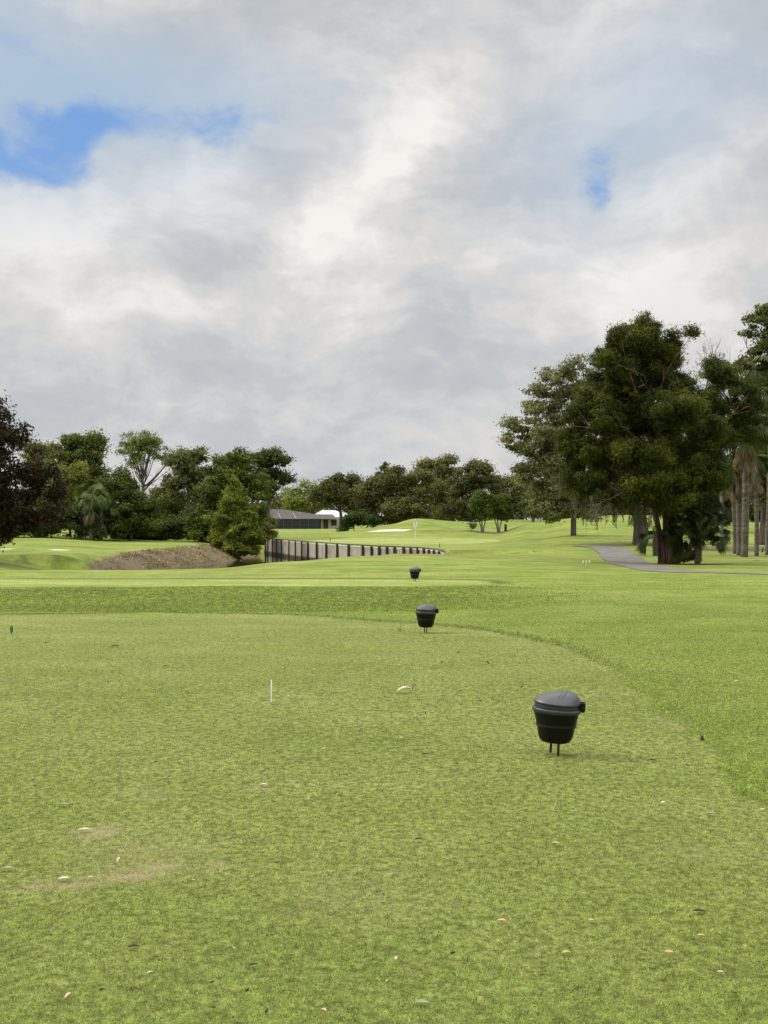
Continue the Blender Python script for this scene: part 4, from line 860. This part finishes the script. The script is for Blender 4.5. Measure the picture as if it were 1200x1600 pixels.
LV=[(107,1565,15,10,'tan','curled tan leaf in the bottom left corner of the tee',50),(234,1526,11,8,'tan','small tan leaf right of the bottom left corner leaf',30),
(186,1352,12,12,'pale','pale upright leaf in the worn patch low on the left',60),(100,1378,20,5,'pale','long pale leaf lying flat left of the worn patch',15),
(142,1376,10,7,'tan','small curled tan leaf between the long pale leaf and the worn patch',20),(12,1362,22,5,'green','grey-green flat leaf at the left edge below the middle',0),
(132,1301,20,4,'pale','straw-coloured sliver above the worn patch on the left',5),(101,1261,17,4,'green','thin grey-green leaf near the left side, above the straw sliver',0),
(14,1300,10,6,'dark','small dark leaf at the far left edge',30),(208,1485,18,5,'dark','dark flat leaf near the bottom left, below the worn patch',10),
(365,1487,7,6,'pale','tiny white petal-like leaf left of the bottom centre',120),(396,1514,16,6,'dark','dark leaf near the bottom, left of centre',20),
(412,1230,14,5,'pale','pale flat leaf with dark hole beside it, left of centre',0),(655,1316,14,6,'dark','lone dark leaf near the centre of the lower tee',10),
(782,1311,6,4,'dark','tiny dark leaf right of the lone central dark leaf',30),(784,1444,15,7,'pink','pinkish leaf low right of centre',-15),
(619,1503,12,3,'pale','short white splinter near the bottom centre',75),(506,1585,14,9,'pink','brown-pink leaf at the very bottom, centre',-50),
(660,1573,26,4,'green','long curved grey-green blade lying at the bottom centre',-10),(868,1322,13,6,'pink','pinkish leaf below the nearest bin',-20),
(876,1371,12,7,'brown','small brown leaf under the pinkish leaf below the nearest bin',0),(924,1443,9,4,'pale','tiny cream leaf right of the low centre-right pink leaf',-10),
(885,1494,14,6,'yellow','yellow leaf near the bottom right',10),(1045,1494,16,7,'pink','orange-brown leaf near the bottom right, right of the yellow leaf',-25),
(1095,1467,12,4,'pink','thin reddish leaf above the orange-brown leaf',-15),(1126,1525,11,5,'pale','small white leaf in the lower right corner area',-20),
(1092,1429,20,4,'dark','thin dark twig-like leaf at the right, above the reddish one',-8),(1037,1258,12,7,'pale','curled pale leaf right of and below the nearest bin',40),
(1112,1275,17,4,'green','grey flat leaf at the right near the rough',0),(1192,1269,10,4,'pale','white sliver at the right edge where the rough begins',0),
(897,1272,14,4,'green','grey-green sliver directly below the nearest bin',-10),(1019,1191,12,4,'dark','dark leaf right of the nearest bin',0),
(895,1140,9,3,'pale','straw splinter just right of the nearest bin',20),(1152,1067,12,5,'tan','tan leaf on the rough at the right',10),
(628,1156,8,5,'pale','small pale leaf left of the nearest bin, mid tee',15),(506,1173,7,5,'pale','tiny white fleck below the white stick, right side',20),
(1071,869,6,2,'pale','p',0),(452,1090,5,4,'pale','tiny pale fleck right of the white stick',70),(498,1086,7,4,'dark','small dark leaf right of the white stick',-40),
(412,1095,12,4,'brown','brown curl at the foot of the white stick',-25),(180,1011,14,3,'dark','dark leaf cluster upper left of the tee',0),(258,1043,7,4,'dark','small dark leaf up the tee, left of the white stick',20),
(665,1182,12,4,'dark','dark leaf in the middle tee, left below the nearest bin',0)]
for t in LV:
    if t[5]=='p': continue
    leaf(*t[:5],t[5],t[6])
# curled leaf pair (mid tee)
o=leaf(632,1083,26,10,'pale','large curled pale leaf lying in the middle of the tee, left of the nearest bin',8)
leaf(647,1079,12,14,'brown','upright brown leaf tip against the large curled pale leaf',60)
leaf(1181,858,14,8,'pale','x',0)['label']='white scrap lying on the lawn beside the palm trunks'
# tiny clippings, uncountable; dark ones also stand in for small painted shadows
n=3200; ppx=rng.uniform(-100,1300,n); ppy=rng.uniform(965,1640,n); Y=1.62*F/(ppy-HY); X=(ppx-CX)*Y/F; Z=ground_z(X,Y)+.016
mb=MB(); Nn=np.tile([0,0,1.],(n,1))+rng.normal(size=(n,3))*.35; Nn/=np.linalg.norm(Nn,axis=1)[:,None]
pal=np.array([(.36,.31,.18),(.03,.026,.016),(.02,.02,.012),(.22,.15,.08),(.035,.04,.015),(.06,.07,.02)]); leaf_quads(mb,np.stack([X,Y,Z],1),Nn,np.where(rng.random(n)<.12,1.9,1)*rng.uniform(.003,.010,n)*np.clip(Y/8,.8,1.8),.35,pal[rng.integers(0,6,n)])
tag(mb.build('leaf_litter_shade_flecks',M['dry'],smooth=False),'tiny dry clippings, leaf crumbs and painted shadow flecks scattered over the tee','leaf litter',None,'stuff')

# ------------------------------------------------------------------ world, sun, camera
SUN_EL=math.radians(38); SUN_AZ=math.radians(-75)      # azimuth from +Y towards +X; negative = left
w=bpy.data.worlds.new('World'); S.world=w; w.use_nodes=True; nt=w.node_tree; nt.nodes.clear()
g=nt.nodes.new('ShaderNodeTexCoord').outputs['Generated']
nrm=nt.nodes.new('ShaderNodeVectorMath'); nrm.operation='NORMALIZE'; nt.links.new(g,nrm.inputs[0]); D=nrm.outputs[0]
sky=nt.nodes.new('ShaderNodeTexSky'); sky.sky_type='NISHITA'; sky.sun_disc=False; sky.sun_elevation=SUN_EL; sky.sun_rotation=SUN_AZ
sep=nt.nodes.new('ShaderNodeSeparateXYZ'); nt.links.new(D,sep.inputs[0])
def vadd(a,b,op='ADD'):
    n=nt.nodes.new('ShaderNodeVectorMath'); n.operation=op; setv(nt,n.inputs[0],a); setv(nt,n.inputs[1],b); return n.outputs[0]
def vscale(a,s_):
    n=nt.nodes.new('ShaderNodeVectorMath'); n.operation='SCALE'; setv(nt,n.inputs[0],a); n.inputs['Scale'].default_value=s_; return n.outputs[0]
wn=noise(nt,D,5.,4,.55); warp=vscale(vadd(wn.outputs['Color'],(.5,.5,.5),'SUBTRACT'),.10); DW=vadd(D,warp)
wn2=noise(nt,D,14.,5,.6); DW2=vadd(DW,vscale(vadd(wn2.outputs['Color'],(.5,.5,.5),'SUBTRACT'),.05))
def blob(px,py,rx,ry,ang=0.,src=None,p=1.):
    d=Vector(((px-CX)/F,1,(HY-py)/F)).normalized()
    v=vadd(src or DW2,tuple(d),'SUBTRACT'); 
    v=mapping(nt,v,rot=(0,math.radians(ang),0)); v=vadd(v,(F/rx,3.,F/ry),'MULTIPLY')
    ln=nt.nodes.new('ShaderNodeVectorMath'); ln.operation='LENGTH'; nt.links.new(v,ln.inputs[0])
    return mrange(nt,ln.outputs['Value'],0.,1.8,1.,0.)
def total(lst,start=None):
    acc=start
    for b_,k in lst:
        t=math_(nt,'MULTIPLY',b_,k); acc=t if acc is None else math_(nt,'ADD',acc,t)
    return acc
# streaky cloud texture, long axis rising to the right
st=mapping(nt,DW,rot=(0,math.radians(32),0),scale=(1.0,1.0,2.3))
n1=noise(nt,st,3.4,7,.55); n2=noise(nt,st,11.,6,.6); n3=noise(nt,mapping(nt,DW,scale=(1,1,2.6)),7.,6,.55)
n4=noise(nt,st,34.,4,.6)
tex=math_(nt,'ADD',math_(nt,'MULTIPLY',n1.outputs[0],.46),math_(nt,'MULTIPLY',n2.outputs[0],.32))
tex=math_(nt,'ADD',tex,math_(nt,'MULTIPLY',n3.outputs[0],.24)); tex=math_(nt,'ADD',tex,math_(nt,'MULTIPLY',math_(nt,'SUBTRACT',n4.outputs[0],.5),.17))
bl=total([(blob(450,385,140,55,35),.26),(blob(570,290,130,55,40),.26),(blob(660,180,110,60,45),.18),(blob(40,370,90,60,0),.32),(blob(960,380,190,75,35),.28),(blob(520,470,120,60,20),.20),
          (blob(270,300,130,70,30),.22),(blob(700,400,160,70,25),.16),(blob(850,120,200,80,10),.0),(blob(60,510,180,60,10),.14),(blob(580,640,200,35,0),.12),(blob(1130,300,120,50,30),.10),(blob(380,240,90,60,0),.16),
          (blob(240,420,150,45,10),-.10),(blob(490,190,120,70,40),-.16),(blob(820,260,120,80,20),-.10),(blob(280,560,280,60,0),-.12),(blob(760,560,300,60,0),-.08),(blob(1080,230,140,50,20),-.10),(blob(600,40,700,90,0),-.06),(blob(1050,80,260,80,0),-.06),(blob(330,640,300,40,0),-.06)])
n5=noise(nt,DW2,8.,8,.62,.0); tex=math_(nt,'ADD',tex,math_(nt,'MULTIPLY',math_(nt,'SUBTRACT',n5.outputs[0],.5),.46))
lum=math_(nt,'ADD',mrange(nt,tex,.37,.65,.12,.86,False),bl,clamp=True)
ramp=nt.nodes.new('ShaderNodeValToRGB'); setv(nt,ramp.inputs[0],lum); cr=ramp.color_ramp
cr.elements[0].position=0; cr.elements[0].color=(4.7,5.05,5.45,1); cr.elements[1].position=1; cr.elements[1].color=(9.2,8.95,8.55,1)
e=cr.elements.new(.35); e.color=(5.6,5.8,6.0,1); e=cr.elements.new(.65); e.color=(7.1,7.0,6.9,1)
cloud=ramp.outputs[0]
# thin bluish veil high up and round the gaps
veil=total([(blob(120,210,260,130,5),.9),(blob(930,240,150,130,0),.7),(blob(10,90,160,120,0),.6),(blob(1150,150,160,110,0),.45),(blob(330,150,200,60,0),.5)])
cloud=mix(nt,math_(nt,'MULTIPLY',veil,.75,clamp=True),cloud,(4.2,5.45,6.9))
hole=total([(blob(118,232,90,50,4),1.1),(blob(290,185,130,40,-4),.85),(blob(935,250,46,42,0),.62),(blob(935,308,24,26,0),.52),(blob(0,262,44,20,0),.6),(blob(15,95,60,30,0),.32),(blob(1190,140,50,40,0),.2),(blob(80,295,120,26,0),.45)])
hole=math_(nt,'ADD',hole,mrange(nt,n2.outputs[0],.35,.65,.26,-.26,False)); hole=mrange(nt,hole,.34,1.08,0.,1.)
skyc=mix(nt,1.,sky.outputs[0],(1.0,1.05,1.12),'MULTIPLY'); blue=mix(nt,.72,skyc,(1.9,3.9,7.9))
colw=mix(nt,hole,cloud,blue)
# unseen cloud deck overhead (above the picture) brightened to add light on the ground
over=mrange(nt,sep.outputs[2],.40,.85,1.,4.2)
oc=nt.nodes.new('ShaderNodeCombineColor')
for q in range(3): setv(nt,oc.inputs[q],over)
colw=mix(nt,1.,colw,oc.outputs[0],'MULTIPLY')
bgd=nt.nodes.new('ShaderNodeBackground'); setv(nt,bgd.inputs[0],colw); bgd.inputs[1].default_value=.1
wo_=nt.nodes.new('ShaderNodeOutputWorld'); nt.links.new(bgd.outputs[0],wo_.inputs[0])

sl=bpy.data.lights.new('sun','SUN'); sl.energy=2.8; sl.angle=math.radians(10); sl.color=(1,.9,.74)
so=bpy.data.objects.new('sun',sl); COL.objects.link(so)
dirv=Vector((math.sin(SUN_AZ)*math.cos(SUN_EL),math.cos(SUN_AZ)*math.cos(SUN_EL),math.sin(SUN_EL)))
so.rotation_euler=dirv.to_track_quat('Z','Y').to_euler(); so.location=dirv*50
cam=bpy.data.cameras.new('camera'); co=bpy.data.objects.new('camera',cam); COL.objects.link(co)
cam.sensor_fit='VERTICAL'; cam.sensor_height=36; cam.lens=F/1600*36; cam.shift_y=(HY-800)/1600; cam.clip_end=5000; cam.clip_start=.05
co.location=(0,0,EYE); co.rotation_euler=(math.radians(90),0,0); S.camera=co
S.view_settings.view_transform='Standard'; S.view_settings.look='None'; S.view_settings.exposure=0; S.view_settings.gamma=1; S.view_settings.use_curve_mapping=False
S.render.engine='CYCLES'
S.render.resolution_x=768; S.render.resolution_y=1024
